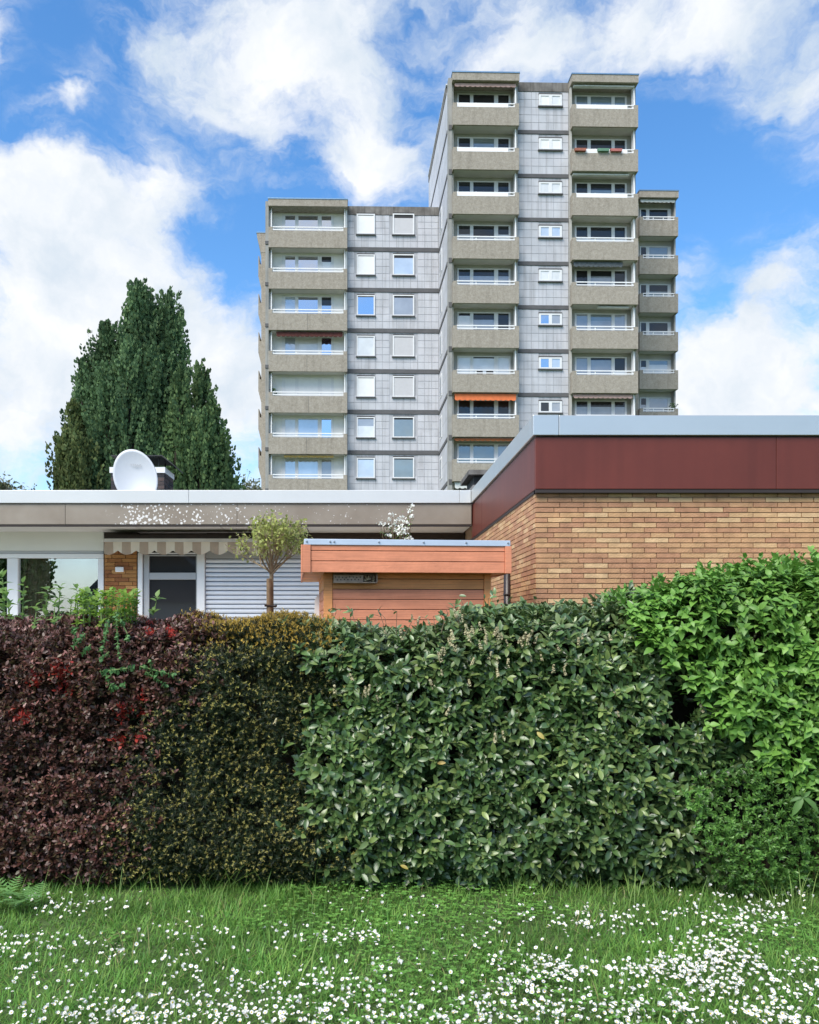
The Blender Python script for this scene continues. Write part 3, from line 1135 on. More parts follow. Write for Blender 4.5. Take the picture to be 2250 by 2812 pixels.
# right wing, one bay wide
YF3, YB3 = 58.3, 59.2
xE0, xE1 = TX(1757, YF3), TX(1863, YF3)
zE = T(1810, 605, YF3)[1]
PE = [(TX(a, YB3), TX(b, YB3)) for a, b in ((1760, 1774), (1783, 1833))]
floorsE = [
    dict(panes=['dark', 'dark'], awn='white', drop=0.14, crack=False),
    dict(panes=['dark', 'teal'], crack=False),
    dict(panes=['dark', ('dark', 'teal', .4)], crack=False),
    dict(panes=['dark', ('dark', 'grey', .5)], crack=False),
    dict(panes=[('dark', 'white', .4), ('teal', 'white', .25)], crack=False),
    dict(panes=[('dark', 'grey', .4), 'grey'], crack=False),
]
bay(xE0, xE1, YF3, YB3, zE, 6, (TX(1757, YB3), TX(1842, YB3)), PE, T(1810, 574, YB3)[1], floorsE, M['loggia'], screens=())
ZR3 = zE + 1.64 + 0.46
MB().box(xD1 - 0.5, xE1 - 0.03, YB3 + 0.26, 66, 0, ZR3 - 0.2).build('wall', M['joint'], tower)
MB().box(xD1 - 0.4, xE0 - 0.004, YF3 + 0.3, YB3 + 0.255, 0, ZR3 - 0.1).build('corner_column', M['aggregate'], tower)

# rear wing, seen edge-on with its balconies sticking out to the left
YR = 59.0
xr0, xr1 = TX(718, YR), TX(735, YR)
zr = T(715, 640, YR)[1]
MB().box(xr0, xr1 + 1.0, YR, 66, 0, zr - 0.3).build('rear_wall', M['aggregate'], tower)
MB().prism([(xr0 - .02, zr - 1.4), (xr1, zr - 1.4), (xr1, zr), (xr0 - .32, zr), (xr0 - .30, zr - .3)], YR - 0.02, 64).build('rear_roof_slab', M['aggregate'], tower)
MB().box(xr0 - .35, xr1, YR - 0.05, 64.1, zr + .004, zr + .07).build('roof_edge', M['roof_edge'], tower)
for k in range(8):
    zt = T(712, 702, YR)[1] - FL * k
    MB().prism([(xr0 - .22, zt - 1.45), (xr0 - .02, zt - 2.25), (xr0 - .004, zt - 2.25), (xr0 - .004, zt - .62), (xr0 - .12, zt - .6), (xr0 - .16, zt), (xr0 - .22, zt)], YR + 0.05, YR + 3.0).build('rear_balcony', M['aggregate'], tower)

# vent pipes on the two roofs
for px, y, z in ((1471, 53.0, ZROOF), (960, 57.0, ZR2)):
    p = MB()
    x = TX(px, y)
    p.tube((x, y, z), (x, y, z + 0.5), 0.06, 0.06, 8)
    p.tube((x, y, z + 0.5), (x, y, z + 0.62), 0.16, 0.16, 8)
    p.build('vent_pipe', M['band'], tower)

# a few things people keep on their balconies
def on_balcony(name, label, cat, px, yl, z, parts):
    a = TX(px, yl)
    th = thing(name, label, cat, (0, 0, 0), TH)
    th.location = (TC * a - TS * yl, TS * a + TC * yl, z)
    reg(th, (a, yl, z))
    for pn, m_, boxes in parts:
        b = MB()
        for x0_, x1_, y0_, y1_, z0_, z1_ in boxes:
            b.box(a + x0_, a + x1_, yl + y0_, yl + y1_, z + z0_, z + z1_)
        b.build(pn, m_, th)
    return th


def chair_parts(m_):
    return [('seat', m_, [(-.22, .22, -.2, .2, .42, .46)]), ('backrest', m_, [(-.22, .22, .2, .24, .47, 1.32)])] + [('leg', m_, [(x_, x_ + .04, y_, y_ + .04, 0, .418)]) for x_ in (-.22, .18) for y_ in (-.2, .16)]


zf6 = zC - FL * 6 - 0.91
on_balcony('balcony_chair', 'dark high-backed chair on the pale-curtained balcony, left of its pair', 'chair', 1318, YF + .45, zf6, chair_parts(M['dark']))
on_balcony('balcony_chair', 'dark high-backed chair on the pale-curtained balcony, right of its pair', 'chair', 1347, YF + .45, zf6, chair_parts(M['dark']))


def potted(label, px, yl, z, h, w, seed):
    a = TX(px, yl)
    th = thing('potted_plant', label, 'plant', (0, 0, 0), TH)
    th.location = (TC * a - TS * yl, TS * a + TC * yl, z)
    reg(th, (a, yl, z))
    MB().tube((a, yl, z), (a, yl, z + .35), .14, .19, 10).build('pot', AWN['rust'], th)
    r_ = np.random.default_rng(seed)
    b = MB()
    for _ in range(170):
        p = Vector((a + r_.normal(0, w), yl + r_.normal(0, w * .5), z + .4 + r_.uniform(0, h)))
        u_ = Vector(r_.normal(0, 1, 3)).normalized() * .07
        v_ = Vector(r_.normal(0, 1, 3)).normalized() * .05
        b.quad(p - u_, p + v_, p + u_, p - v_)
    tag(b.build('foliage', PLANT, th), kind='stuff')


PLANT = mat('balcony_plant_leaf', (.05, .12, .03), .6, var=.3)
potted('bushy green plant on the lowest visible balcony of the right wing', 1850, YF3 + .35, zE - FL * 5 - .91, 1.25, .16, 1)
potted('small green plant on a balcony railing below the top of the tall block', 1690, YF + .3, zC - FL * 2 - .91, .75, .12, 2)
potted('plant with reddish pot on the balcony beside the dark open door', 1375, YF + .3, zC - FL * 3 - .91, .62, .12, 3)
potted('leafy plant at the left end of the white-shuttered balcony', 752, YF2 + .4, zA - FL * 4 - .91, 1.1, .10, 4)
# ------------------------------------------------------------------ bungalow (long low wing on the left, brick wing on the right)
ZT, ZF, ZG, ZH = 3.757, 3.553, 3.007, 3.218        # flashing top / bottom, brick wing fascia bottom, long wing fascia bottom
YG, YGW = 8.40, 8.47                                # brick wing: fascia face, brick face
YH, YHW = 13.0, 14.0                                # long wing: fascia face, wall face
XG, XGW = 1.813, 1.83                               # brick wing: left fascia face, left brick face
house = thing('bungalow', 'flat-roofed bungalow with pale metal roof edge, taupe eaves and a tan brick wing', 'house', (0, 14, 0))
HX0, HX1 = -11.0, 9.0
c = MB()
c.box(HX0 + .3, XGW + .1, YHW + 0.35, 19.5, 0, ZH + 0.02)
c.box(XGW + 0.03, HX1, YGW + 0.03, 19.5, 0, ZG + .3)
c.build('wall_core', M['mortar'], house)
MB().box(HX0, XG - 0.03, YH + 0.05, 20, ZH + 0.03, ZT - 0.06).build('roof', M['roof_felt'], house)
MB().box(XG + 0.04, HX1, YG + 0.05, 20, ZG + 0.31, ZT - 0.06).build('roof', M['roof_felt'], house)


def run(name, m, segs, gap=0.006):
    for a in segs:
        MB().box(*a).build(name, m, house, bevel=0.006)


# metal edge: sheets butted end to end
run('roof_flashing', M['alu_white'], [(HX0, W(180 - 560, 0, YH).x - .004, YH - .03, YH + .12, ZF, ZT), (W(-380, 0, YH).x, W(520, 0, YH).x - .003, YH - .03, YH + .12, ZF, ZT),
                                      (W(520, 0, YH).x, W(1262, 0, YH).x - .003, YH - .03, YH + .12, ZF, ZT), (W(1262, 0, YH).x, XG - .034, YH - .032, YH + .12, ZF, ZT)])
run('roof_flashing', M['alu'], [(XG - .03, XG + .12, YG + .12, 10.6 - .003, ZF, ZT), (XG - .03, XG + .12, 10.6, YH + .12, ZF, ZT),
                                (XG - .03, W(1534, 0, YG).x - .003, YG - .03, YG + .117, ZF, ZT + .004), (W(1534, 0, YG).x, HX1, YG - .03, YG + .117, ZF, ZT)])
# fascia boards
run('fascia_board', M['taupe'], [(HX0, W(180, 0, YH).x - .004, YH, YH + .05, ZH, ZF - .012), (W(180, 0, YH).x, W(652, 0, YH).x - .004, YH, YH + .05, ZH, ZF - .012), (W(652, 0, YH).x, XG - .02, YH, YH + .05, ZH, ZF - .012)])
run('fascia_board', M['maroon'], [(XG, XG + .04, YG + .045, 12.05, ZG, ZF - .012), (XG, XG + .04, 12.056, YH + .1, ZG, ZF - .012),
                                  (XG, W(2133, 0, YG).x - .003, YG, YG + .04, ZG, ZF - .012), (W(2133, 0, YG).x, HX1, YG, YG + .04, ZG, ZF - .012)])
t = MB()
t.box(HX0, XG - .02, YH + .01, YH + .06, ZF - .011, ZF - .001)
t.box(XG + .01, XG + .06, YG + .06, YH, ZF - .011, ZF - .001)
t.box(XG + .01, HX1, YG + .01, YG + .06, ZF - .011, ZF - .001)
t.box(HX0, XG - .03, YH + .012, YH + .09, ZH - .028, ZH - .002)
t.build('shadow_trim', M['trim_dark'], house)
t = MB()
t.box(XG + .006, XG + .10, YG + .05, YH + .6, ZG - .035, ZG - .002)
t.box(XG + .006, HX1, YG + .006, YG + .10, ZG - .035, ZG - .003)
t.build('eaves_trim', M['trim_dark'], house)
# soffit sheets
xs_ = [HX0, W(360, 1440, YH).x, W(598, 1440, YH).x, W(838, 1440, YH).x, W(1078, 1440, YH).x, XG]
for a, b_ in zip(xs_, xs_[1:]):
    MB().box(a + .008, b_ - .008, YH + .095, YHW + .3, ZH - .004, ZH + .02).build('soffit_panel', M['soffit'], house)


def Hx(px):
    return W(px, 0, YHW).x


def Hz(py):
    return W(0, py, YHW).z


# cream panel and big window at the left
MB().box(HX0 + .3, Hx(285), YHW, YHW + .3, Hz(1512), ZH - .006).build('cream_panel', M['cream_panel'], house)
MB().box(HX0 + .3, Hx(283), YHW + .03, YHW + .3, Hz(1520), Hz(1512) - .002).build('window_head', M['door_grey'], house)
wf = MB()
wz1, wz0 = Hz(1520) - .003, 0.75
for a, b_ in ((-700, -678), (-250, -222), (18, 48), (268, 284)):
    wf.box(Hx(a), Hx(b_), YHW + .02, YHW + .14, wz0, wz1 - .075)
wf.box(HX0 + .3, Hx(284), YHW + .02, YHW + .14, wz1 - .072, wz1)
wf.box(HX0 + .3, Hx(284), YHW + .02, YHW + .14, wz0 - .1, wz0 - .003)
wo = wf.build('window', M['white'], house, bevel=0.008)
M['house_glass'] = mat_glass('house_glass', (0.012, 0.014, 0.016), 0.42, 0.0)
cl = bpy.data.materials.new('clear_pane')
cl.use_nodes = True
_nt = cl.node_tree
_nt.nodes.remove(_nt.nodes['Principled BSDF'])
_tr = _nt.nodes.new('ShaderNodeBsdfTransparent')
_tr.inputs['Color'].default_value = (0.85, 0.9, 0.9, 1)
_gl = _nt.nodes.new('ShaderNodeBsdfGlossy')
_gl.inputs['Roughness'].default_value = 0.0
_mx = _nt.nodes.new('ShaderNodeMixShader')
_mx.inputs[0].default_value = 0.40
_nt.links.new(_tr.outputs[0], _mx.inputs[1])
_nt.links.new(_gl.outputs[0], _mx.inputs[2])
_nt.links.new(_mx.outputs[0], _nt.nodes['Material Output'].inputs[0])
for a, b_ in ((-678, -250), (-222, 18), (48, 268)):
    MB().box(Hx(a) + .002, Hx(b_) - .002, YHW + .08, YHW + .088, wz0, wz1 - .076).build('pane', cl, wo)
# room behind the glass: dark, with a brown curtain drawn to the left
MB().box(HX0 + .4, Hx(284), YHW + .345, YHW + .349, 0.3, wz1).build('room_back', M['dark'], wo)
cu = MB()
n = 26
x0c, x1c = Hx(46), Hx(126)
for i in range(n):
    a, b_ = x0c + (x1c - x0c) * i / n, x0c + (x1c - x0c) * (i + 1) / n
    ya, yb_ = YHW + .23 + .03 * math.sin(i * 1.9), YHW + .23 + .03 * math.sin((i + 1) * 1.9)
    cu.quad((a, ya, 0.4), (b_, yb_, 0.4), (b_, yb_, wz1), (a, ya, wz1))
cu.build('curtain', M['curtain'], wo)
# brick pillar
px0, px1 = Hx(287), Hx(376)
MB().box(px0 + .01, px1 - .01, YHW + .03, YHW + .36, 0, Hz(1480)).build('brick_pillar', M['mortar'], house)
pil = bpy.data.objects['brick_pillar']
bm_full = {}


def brick_mesh(w, h, m, d=0.06):
    key = (round(w, 3), round(h, 3), m.name)
    if key not in bm_full:
        b = MB().box(-w / 2, w / 2, 0, d, -h / 2, h / 2)
        bm_full[key] = b.mesh('brick', m)
    return bm_full[key]


CH = 0.0665
row = 0
z = 0.9
while z < Hz(1500):
    x = px0
    first = (0.12, 0.24, 0.18, 0.06)[row % 4]
    wds = [first]
    while x + .05 < px1:
        w = min(first if x == px0 else 0.24, px1 - x)
        if px1 - (x + w) < 0.06:
            w = px1 - x
        link('brick', brick_mesh(w - .008, CH - .008, M['pillar_brick']), pil, (x + w / 2, YHW + random.uniform(-.002, .003), z + CH / 2))
        x += w
    z += CH
    row += 1
# door and its frame
df = MB()
dz0, dz1 = 0.05, Hz(1517)
df.box(Hx(378), Hx(391), YHW + .01, YHW + .16, dz0, dz1)
df.box(Hx(541), Hx(562), YHW + .01, YHW + .16, dz0, dz1)
df.box(Hx(391) + .001, Hx(541) - .001, YHW + .01, YHW + .16, Hz(1520.5), dz1)
dr = df.build('door', M['white'], house, bevel=0.008)
dl = MB()
dl.box(Hx(392.5), Hx(408), YHW + .05, YHW + .12, dz0, Hz(1523))
dl.box(Hx(537), Hx(540), YHW + .05, YHW + .12, dz0, Hz(1523))
dl.box(Hx(408) + .001, Hx(537) - .001, YHW + .05, YHW + .12, Hz(1526), Hz(1523))
dl.box(Hx(408) + .001, Hx(537) - .001, YHW + .045, YHW + .12, Hz(1591), Hz(1572))
dl.box(Hx(408) + .001, Hx(537) - .001, YHW + .05, YHW + .12, dz0, 0.9)
dl.build('door_leaf', M['door_grey'], dr, bevel=0.006)
gd = mat_glass('door_glass', (0.012, 0.012, 0.014), 0.06)
MB().box(Hx(408) + .003, Hx(537) - .003, YHW + .085, YHW + .092, Hz(1571.5), Hz(1526.5)).build('pane', gd, dr)
MB().box(Hx(408) + .003, Hx(537) - .003, YHW + .085, YHW + .092, 0.91, Hz(1591.5)).build('pane', gd, dr)
MB().box(Hx(378), Hx(562), YHW + .17, YHW + .34, dz1 + .002, ZH - .01).build('lintel', M['brown_lintel'], house)
# roller shutter, one slat after the other
sx0, sx1 = Hx(563), Hx(900)
MB().box(sx0, sx1, YHW + .10, YHW + .33, 0.1, Hz(1533)).build('roller_shutter', mat('shutter_gap', (.16, .19, .24), .6), house)
shu = bpy.data.objects['roller_shutter']
sp = 12.6 * YHW / FPX
pr = [(0, -.40), (-.016, -.37), (-.027, -.22), (-.031, .02), (-.025, .25), (-.012, .37), (0, .40)]
sm = MB()
for i in range(len(pr) - 1):
    (ya, za), (yb_, zb_) = pr[i], pr[i + 1]
    sm.quad((sx0, ya, za * sp), (sx1, ya, za * sp), (sx1, yb_, zb_ * sp), (sx0, yb_, zb_ * sp))
sm = sm.mesh('slat', M['slat'], smooth=False)
z = Hz(1533) - sp * .5
while z > 0.5:
    o = link('slat', sm, shu, (0, YHW + .098, z))
    z -= sp
MB().box(sx0 - .002, Hx(900), YHW + .06, YHW + .33, Hz(1533) + .002, Hz(1512)).build('shutter_box', M['door_grey'], house)
MB().box(Hx(901), Hx(915), YHW + .02, YHW + .2, 0.1, Hz(1512)).build('shutter_guide', M['white'], house)
# dark brown band under the eaves, then wall running behind the shed
MB().box(Hx(564), XGW, YHW + .12, YHW + .34, Hz(1510), ZH - .008).build('lintel', M['brown_lintel'], house)
MB().box(Hx(286.5), Hx(376), YHW + .025, YHW + .34, Hz(1500), ZH - .008).build('lintel', M['brown_lintel'], house)
MB().box(Hx(916), XGW, YHW + .12, YHW + .34, 0, Hz(1510) - .003).build('back_wall', M['cream_panel'], house)

# brick wing walls
wall = MB().box(XGW + .012, HX1, YGW + .012, YGW + .028, 0, ZG + .29)
wall.box(XGW + .012, XGW + .028, YGW + .03, YHW + .3, 0, ZG + .29)
wall = wall.build('brick_wall', M['mortar'], house)
BH = 0.0524
BL = 0.25
nrow = int((ZG - 0.0) / BH)
front, side = [], []
for r in range(nrow):
    zc = ZG - .02 - (r + .5) * BH
    off = (0.0, 0.125, 0.19, 0.06, 0.125, 0.03)[(r * 5 + (r // 3)) % 6]
    x = XGW
    w = 0.125 if r % 2 else BL
    if r % 5 == 3:
        w = 0.19
    while x < HX1 - .3:
        front.append((x, x + w, zc))
        x += w
        w = BL
    y = YGW + (0.125 if r % 2 else 0.0) * 0 + 0.012
    w = BL if r % 2 else 0.125
    while y < YHW:
        w = min(w, YHW + .05 - y)
        side.append((y, y + w, zc))
        y += w
        w = BL
joint = 0.009
parts = [f for f in front if f[2] > 1.85 and f[0] < 4.85][:232]
pset = set(parts)
rest = MB()
for f in front:
    a, b_, zc = f
    dy = random.uniform(-.003, .003)
    if f in pset:
        link('brick', brick_mesh(b_ - a - joint, BH - joint, M['brick']), wall, ((a + b_) / 2, YGW + dy, zc))
    elif zc > 0.3:
        rest.box(a + joint / 2, b_ - joint / 2, YGW + dy, YGW + .05, zc - BH / 2 + joint / 2, zc + BH / 2 - joint / 2)
sp_ = sorted([s for s in side if s[2] > 1.9], key=lambda s: s[0])[:68]
sset = set(sp_)
smesh = {}
for s in side:
    a, b_, zc = s
    dx_ = random.uniform(-.003, .003)
    if s in sset:
        key = round(b_ - a, 3)
        if key not in smesh:
            h = BH - joint
            w = b_ - a - joint
            smesh[key] = MB().box(0, 0.05, -w / 2, w / 2, -h / 2, h / 2).mesh('brick', M['brick'])
        link('brick', smesh[key], wall, (XGW + dx_, (a + b_) / 2, zc))
    elif zc > 0.3:
        rest.box(XGW + dx_, XGW + .05, a + joint / 2, b_ - joint / 2, zc - BH / 2 + joint / 2, zc + BH / 2 - joint / 2)
tag(rest.build('brickwork', M['brick'], wall), kind='stuff')

# downpipe on the brick wing's side wall
dp = MB()
xp, yp = W(1394, 0, 9.9).x, 9.9
dp.tube((xp, yp, 0.1), (xp, yp, 2.50), .046, .046, 12)
dp.tube((xp, yp, 2.48), (XGW + .02, yp, 2.56), .046, .046, 12)
dp.tube((xp, yp, 1.97), (xp, yp, 2.0), .052, .052, 12)
dp.build('downpipe', M['pipe'], house, smooth=True)

# chimneys on the roof
def chimney(xa, xb, ya, yb_, zt, cap):
    ch = MB().box(xa + .012, xb - .012, ya + .012, yb_ - .012, ZT - .3, zt - .11).build('chimney', M['chim_mortar'], house)
    rows = int((zt - .1 - ZT + .1) / .075)
    for r in range(rows):
        z_ = zt - .115 - (r + .5) * .075
        nb = max(2, round((xb - xa) / .25))
        sh = .5 if r % 2 else 0
        b = MB()
        for i in range(nb + 1):
            a, c_ = xa + (i - sh) * (xb - xa) / nb, xa + (i + 1 - sh) * (xb - xa) / nb
            a, c_ = max(a, xa), min(c_, xb)
            if c_ - a < .03:
                continue
            w = c_ - a - .012
            link('brick', brick_mesh(w, .063, M['chim_brick'], .05), ch, ((a + c_) / 2, ya, z_))
        nb = max(2, round((yb_ - ya) / .25))
        for i in range(nb + 1):
            a, c_ = ya + (i - sh) * (yb_ - ya) / nb, ya + (i + 1 - sh) * (yb_ - ya) / nb
            a, c_ = max(a, ya + .052), min(c_, yb_)
            if c_ - a < .03:
                continue
            for xx in (xb - .05, xa):
                MB().box(xx, xx + .05, a + .006, c_ - .006, z_ - .031, z_ + .031).build('brick', M['chim_brick'], ch)
    MB().box(xa - .015, xb + .015, ya - .015, yb_ + .015, zt - .108, zt).build('chimney_top', M['white'], ch)
    return ch


c1 = chimney(W(304, 0, 15.5).x, W(452, 0, 15.5).x, 15.5, 16.25, W(0, 1283, 15.5).z, None)
cp = MB()
xa, xb = W(308, 0, 15.5).x, W(470, 0, 15.5).x
zc1 = W(0, 1252, 15.5).z
cp.prism([(xa, zc1 - .02), (xb - .16, zc1 - .02), (xb + .05, zc1 - .18), (xb + .05, zc1 - .16), (xb - .15, zc1), (xa, zc1)], 15.42, 16.35)
for q in ((xa + .12, 15.6), (xb - .25, 15.6), (xa + .12, 16.1), (xb - .25, 16.1)):
    cp.tube((q[0], q[1], W(0, 1283, 15.5).z), (q[0], q[1], zc1 - .015), .015, .015, 6)
cp.build('chimney_cowl', M['sheet'], c1)
YC2 = 15.0
xa, xb = W(1299, 0, YC2).x, W(1400, 0, YC2).x
za = W(0, 1306, YC2).z
ch2 = MB().box(xa, xb, YC2, YC2 + 1.0, ZT - .3, za - .17).build('chimney', M['chim_mortar'], house)
MB().box(xa + .02, xb - .02, YC2 + .02, YC2 + .98, za - .168, za - .004).build('chimney_flue', M['dark'], ch2)
MB().box(xa - .09, xb + .09, YC2 - .12, YC2 + 1.1, za, za + .085).build('chimney_cap', M['coping'], ch2)

# doorbell / lamp box on the pillar
lb = MB().box(Hx(318.5), Hx(341.5), YHW - .045, YHW - .004, Hz(1571), Hz(1557))
lo = lb.build('outdoor_light', M['white'], None, bevel=0.012)
tag(lo, 'small white box fixed to the orange brick pillar beside the door', 'light')

# striped awning rolled in under the eaves
aw = thing('striped_awning', 'retracted cream and brown striped awning with scalloped valance under the eaves', 'awning', (Hx(480), 13.6, Hz(1500)))
YA = 13.55


def Ax(px):
    return W(px, 0, YA).x


def Az(py):
    return W(0, py, YA).z


ab = MB().box(Ax(283), Ax(800), YA, YA + .12, Az(1488), Az(1479)).build('front_bar', mat('awning_bar', (0.55, 0.50, 0.43), 0.5), aw)
MB().box(Ax(287), Ax(796), YA + .13, YHW - .01, Az(1482), Az(1466)).build('cassette', M['brown_lintel'], aw)
cream = mat('awning_cream', (0.66, 0.56, 0.42), 0.9, var=0.05)
brown = mat('awning_brown', (0.42, 0.31, 0.215), 0.9, var=0.08)
va = MB()
sw = 24.2
nst = 22
px_ = 286
i = 0
while px_ < 796:
    for j in range(6):
        pa, pb = px_ + sw * j / 6, px_ + sw * (j + 1) / 6
        def zlow(p):
            return Az(1511 + 12 * abs(math.sin((p - 286 + 14) / 50.5 * math.pi)))
        def yy(p):
            return YA + .02 + .018 * math.sin(p / 8.0)
        va.quad((Ax(pa), yy(pa), zlow(pa)), (Ax(pb), yy(pb), zlow(pb)), (Ax(pb), YA + .02, Az(1488.2)), (Ax(pa), YA + .02, Az(1488.2)), i % 2)
    px_ += sw
    i += 1
vo = va.build('valance', [brown, cream], aw)
so = vo.modifiers.new('solid', 'SOLIDIFY')
so.thickness = 0.006

# satellite dish
YD = 14.1
dc = W(375, 1312, YD)
dish = thing('satellite_dish', 'white satellite dish standing on the bungalow roof in front of the chimney', 'dish', (dc.x, dc.y, ZT - .06))
d = MB()
nr, ns = 10, 40
a_, b__ = 61 * YD / FPX, 80 * YD / FPX
tilt = R(14)
vs = []
for i in range(nr + 1):
    rr = max(i / nr, .004)
    for j in range(ns):
        t_ = 2 * math.pi * j / ns
        ex, ez = a_ * rr * math.cos(t_), b__ * rr * math.sin(t_)
        x_ = ex * math.cos(tilt) + ez * math.sin(tilt) * -1
        z_ = ex * math.sin(tilt) * 0.55 + ez * math.cos(tilt)
        vs.append((dc.x + x_, dc.y + .02 - .09 * (rr * rr) + (dc.z + z_ - dc.z) * 0.12, dc.z + z_))
d.v = vs
d.f.append(tuple(range(ns)))
d.m.append(0)
for i in range(nr):
    for j in range(ns):
        j2 = (j + 1) % ns
        d.f.append((i * ns + j, (i + 1) * ns + j, (i + 1) * ns + j2, i * ns + j2))
        d.m.append(0)
do = d.build('reflector', M['dish'], dish, smooth=True)
s_ = do.modifiers.new('solid', 'SOLIDIFY')
s_.thickness = 0.012
s_.offset = 1
p = MB()
p.tube((dc.x, dc.y + .16, ZT - .06), (dc.x, dc.y + .16, dc.z + .15), .025, .025, 10)
p.box(dc.x - .1, dc.x + .1, dc.y + .06, dc.y + .14, dc.z - .1, dc.z + .1)
p.build('mast', M['screw'], dish)
p = MB()
p.tube((dc.x + .05, dc.y - .05, dc.z - b__ * .98), (dc.x + .05, dc.y - .45, dc.z - b__ * .75), .012, .012, 8)
p.tube((dc.x + .05, dc.y - .43, dc.z - b__ * .78), (dc.x + .05, dc.y - .47, dc.z - b__ * .66), .03, .03, 10)
p.build('receiver_arm', M['screw'], dish)
tx = bpy.data.curves.new('print', 'FONT')
tx.body = 'TTBAX'
tx.size = 0.062
tx.align_x = 'CENTER'
tx.extrude = 0.0008
to = bpy.data.objects.new('lettering', tx)
COL.objects.link(to)
tx.materials.append(M['text_grey'])
bpy.context.view_layer.update()
dg_ = bpy.context.evaluated_depsgraph_get()
tme = bpy.data.meshes.new_from_object(to.evaluated_get(dg_))
bpy.data.objects.remove(to)
to = link('lettering', tme, dish)
tp = W(374, 1281, YD)
to.location = Vector((tp.x, dc.y - .020, tp.z)) - ORG[dish.name]
to.rotation_euler = (R(83), 0, 0)
tme.materials.clear()
tme.materials.append(M['text_grey'])

# ------------------------------------------------------------------ garden shed
SR = R(4.6)
S0 = W(832, 1480, 7.8)
shed = thing('garden_shed', 'salmon and orange wooden garden shed with overhanging boarded roof edge', 'shed', (S0.x, S0.y, 0), SR)
reg(shed, (0, 0, 0))
SWD, SDP = 2.02, 1.9
sz1 = S0.z
k_ = 7.8 / FPX
ft, fb = sz1 - 15 * k_, W(0, 1571, 7.8).z        # fascia top / bottom
MB().box(.03, SWD - .03, .03, SDP - .03, fb + .03, ft - .01).build('roof', M['wood'], shed)
MB().box(.012, SWD - .012, -.02, SDP, ft - .005, sz1).build('roof_trim', M['zinc'], shed, bevel=0.004)
tr = bpy.data.objects['roof_trim']
for px in (843, 907, 918, 1041, 1165, 1284, 1402):
    xx = (px - 832) / 580 * SWD
    s = MB()
    s.tube((xx, -.021, (ft + sz1) / 2), (xx, -.032, (ft + sz1) / 2), .011, .007, 10)
    s.build('screw', M['screw'], tr)
fz = [ft, W(0, 1512.5, 7.8).z, W(0, 1541, 7.8).z, fb]
fz[0] = ft - .003
fa = MB().box(.02, SWD - .02, .012, .03, fb + .01, ft - .01).build('roof_fascia', M['trim_dark'], shed)
for i in range(3):
    MB().box(.078, SWD - .066, -.008, .011, fz[i + 1] + (.006 if i < 2 else 0), fz[i]).build('board', M['salmon'], fa, bevel=0.003)
    MB().box(.0, .019, .078, SDP, fz[i + 1] + (.006 if i < 2 else 0), fz[i]).build('board', M['salmon'], fa, bevel=0.003)
    MB().box(SWD - .019, SWD, .078, SDP, fz[i + 1] + (.006 if i < 2 else 0), fz[i]).build('board', M['salmon'], fa, bevel=0.003)
for a, b_ in ((0.0, .075), (SWD - .064, SWD)):
    MB().box(a, b_, -.02, .001, fb - .004, ft - .003).build('corner_board', M['salmon'], fa, bevel=0.003)
MB().box(-.018, -.001, -.02, .075, fb - .004, ft - .003).build('corner_board', M['salmon'], fa, bevel=0.003)
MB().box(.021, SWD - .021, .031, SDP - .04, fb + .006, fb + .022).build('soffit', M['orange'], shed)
wx0, wx1, wy = .205, SWD - .155, .19
wl_ = MB().box(wx0 + .02, wx1 - .02, wy + .02, SDP - .3, 0.05, fb + .02).build('wall_core', M['trim_dark'], shed)
bz = W(0, 1618, 7.99).z
pitch = 27.9 * 8.1 / FPX
zz = bz + 2 * pitch
i = 0
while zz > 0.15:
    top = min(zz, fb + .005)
    m_ = M['orange'] if i < 2 else M['salmon']  # upper two rows of boards orange, the rest salmon
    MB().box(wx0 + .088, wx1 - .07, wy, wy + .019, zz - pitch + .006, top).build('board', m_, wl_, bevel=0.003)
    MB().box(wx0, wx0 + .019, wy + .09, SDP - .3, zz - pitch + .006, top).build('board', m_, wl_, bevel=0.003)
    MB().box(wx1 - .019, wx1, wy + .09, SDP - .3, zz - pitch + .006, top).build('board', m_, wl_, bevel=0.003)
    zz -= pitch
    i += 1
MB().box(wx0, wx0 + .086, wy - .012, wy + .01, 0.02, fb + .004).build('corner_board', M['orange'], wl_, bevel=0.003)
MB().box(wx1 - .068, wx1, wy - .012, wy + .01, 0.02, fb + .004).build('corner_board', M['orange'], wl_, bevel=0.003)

# insect hotel under the shed eaves
ih = thing('insect_hotel', 'small weathered wooden insect hotel with drilled holes under the shed eaves', 'insect hotel', (0, 0, 0), SR)
ih.location = shed.location
reg(ih, (0, 0, 0))
hx0 = wx0 + .092
hz0, hz1 = W(0, 1600, 8.1).z, W(0, 1579, 8.1).z
hk = 8.1 / FPX
f = MB()
f.box(hx0, hx0 + 118 * hk, wy - .10, wy - .014, hz0 - .012, hz0 - .001)
f.box(hx0 + 116 * hk, hx0 + 119 * hk, wy - .10, wy - .014, hz0, hz1 + .01)
f.box(hx0, hx0 + 118 * hk, wy - .022, wy - .014, hz0, hz1 + .01)
f.build('frame', M['wood'], ih)
blk = MB().box(hx0 + .004, hx0 + 80 * hk, wy - .085, wy - .023, hz0, hz1 - .012)
bo = blk.build('drilled_block', mat('pale_block', (0.40, 0.31, 0.23), 0.9, var=0.2, scale=20), ih)
for i in range(15):
    hx = hx0 + .02 + i * (80 * hk - .03) / 15
    hz = hz0 + (hz1 - hz0) * (.25 if i % 2 else .58) + random.uniform(-.004, .004)
    s = MB()
    s.tube((hx, wy - .0865, hz), (hx, wy - .080, hz), .0065, .0065, 10)
    s.build('drill_hole', M['dark'], bo)
tu = MB()
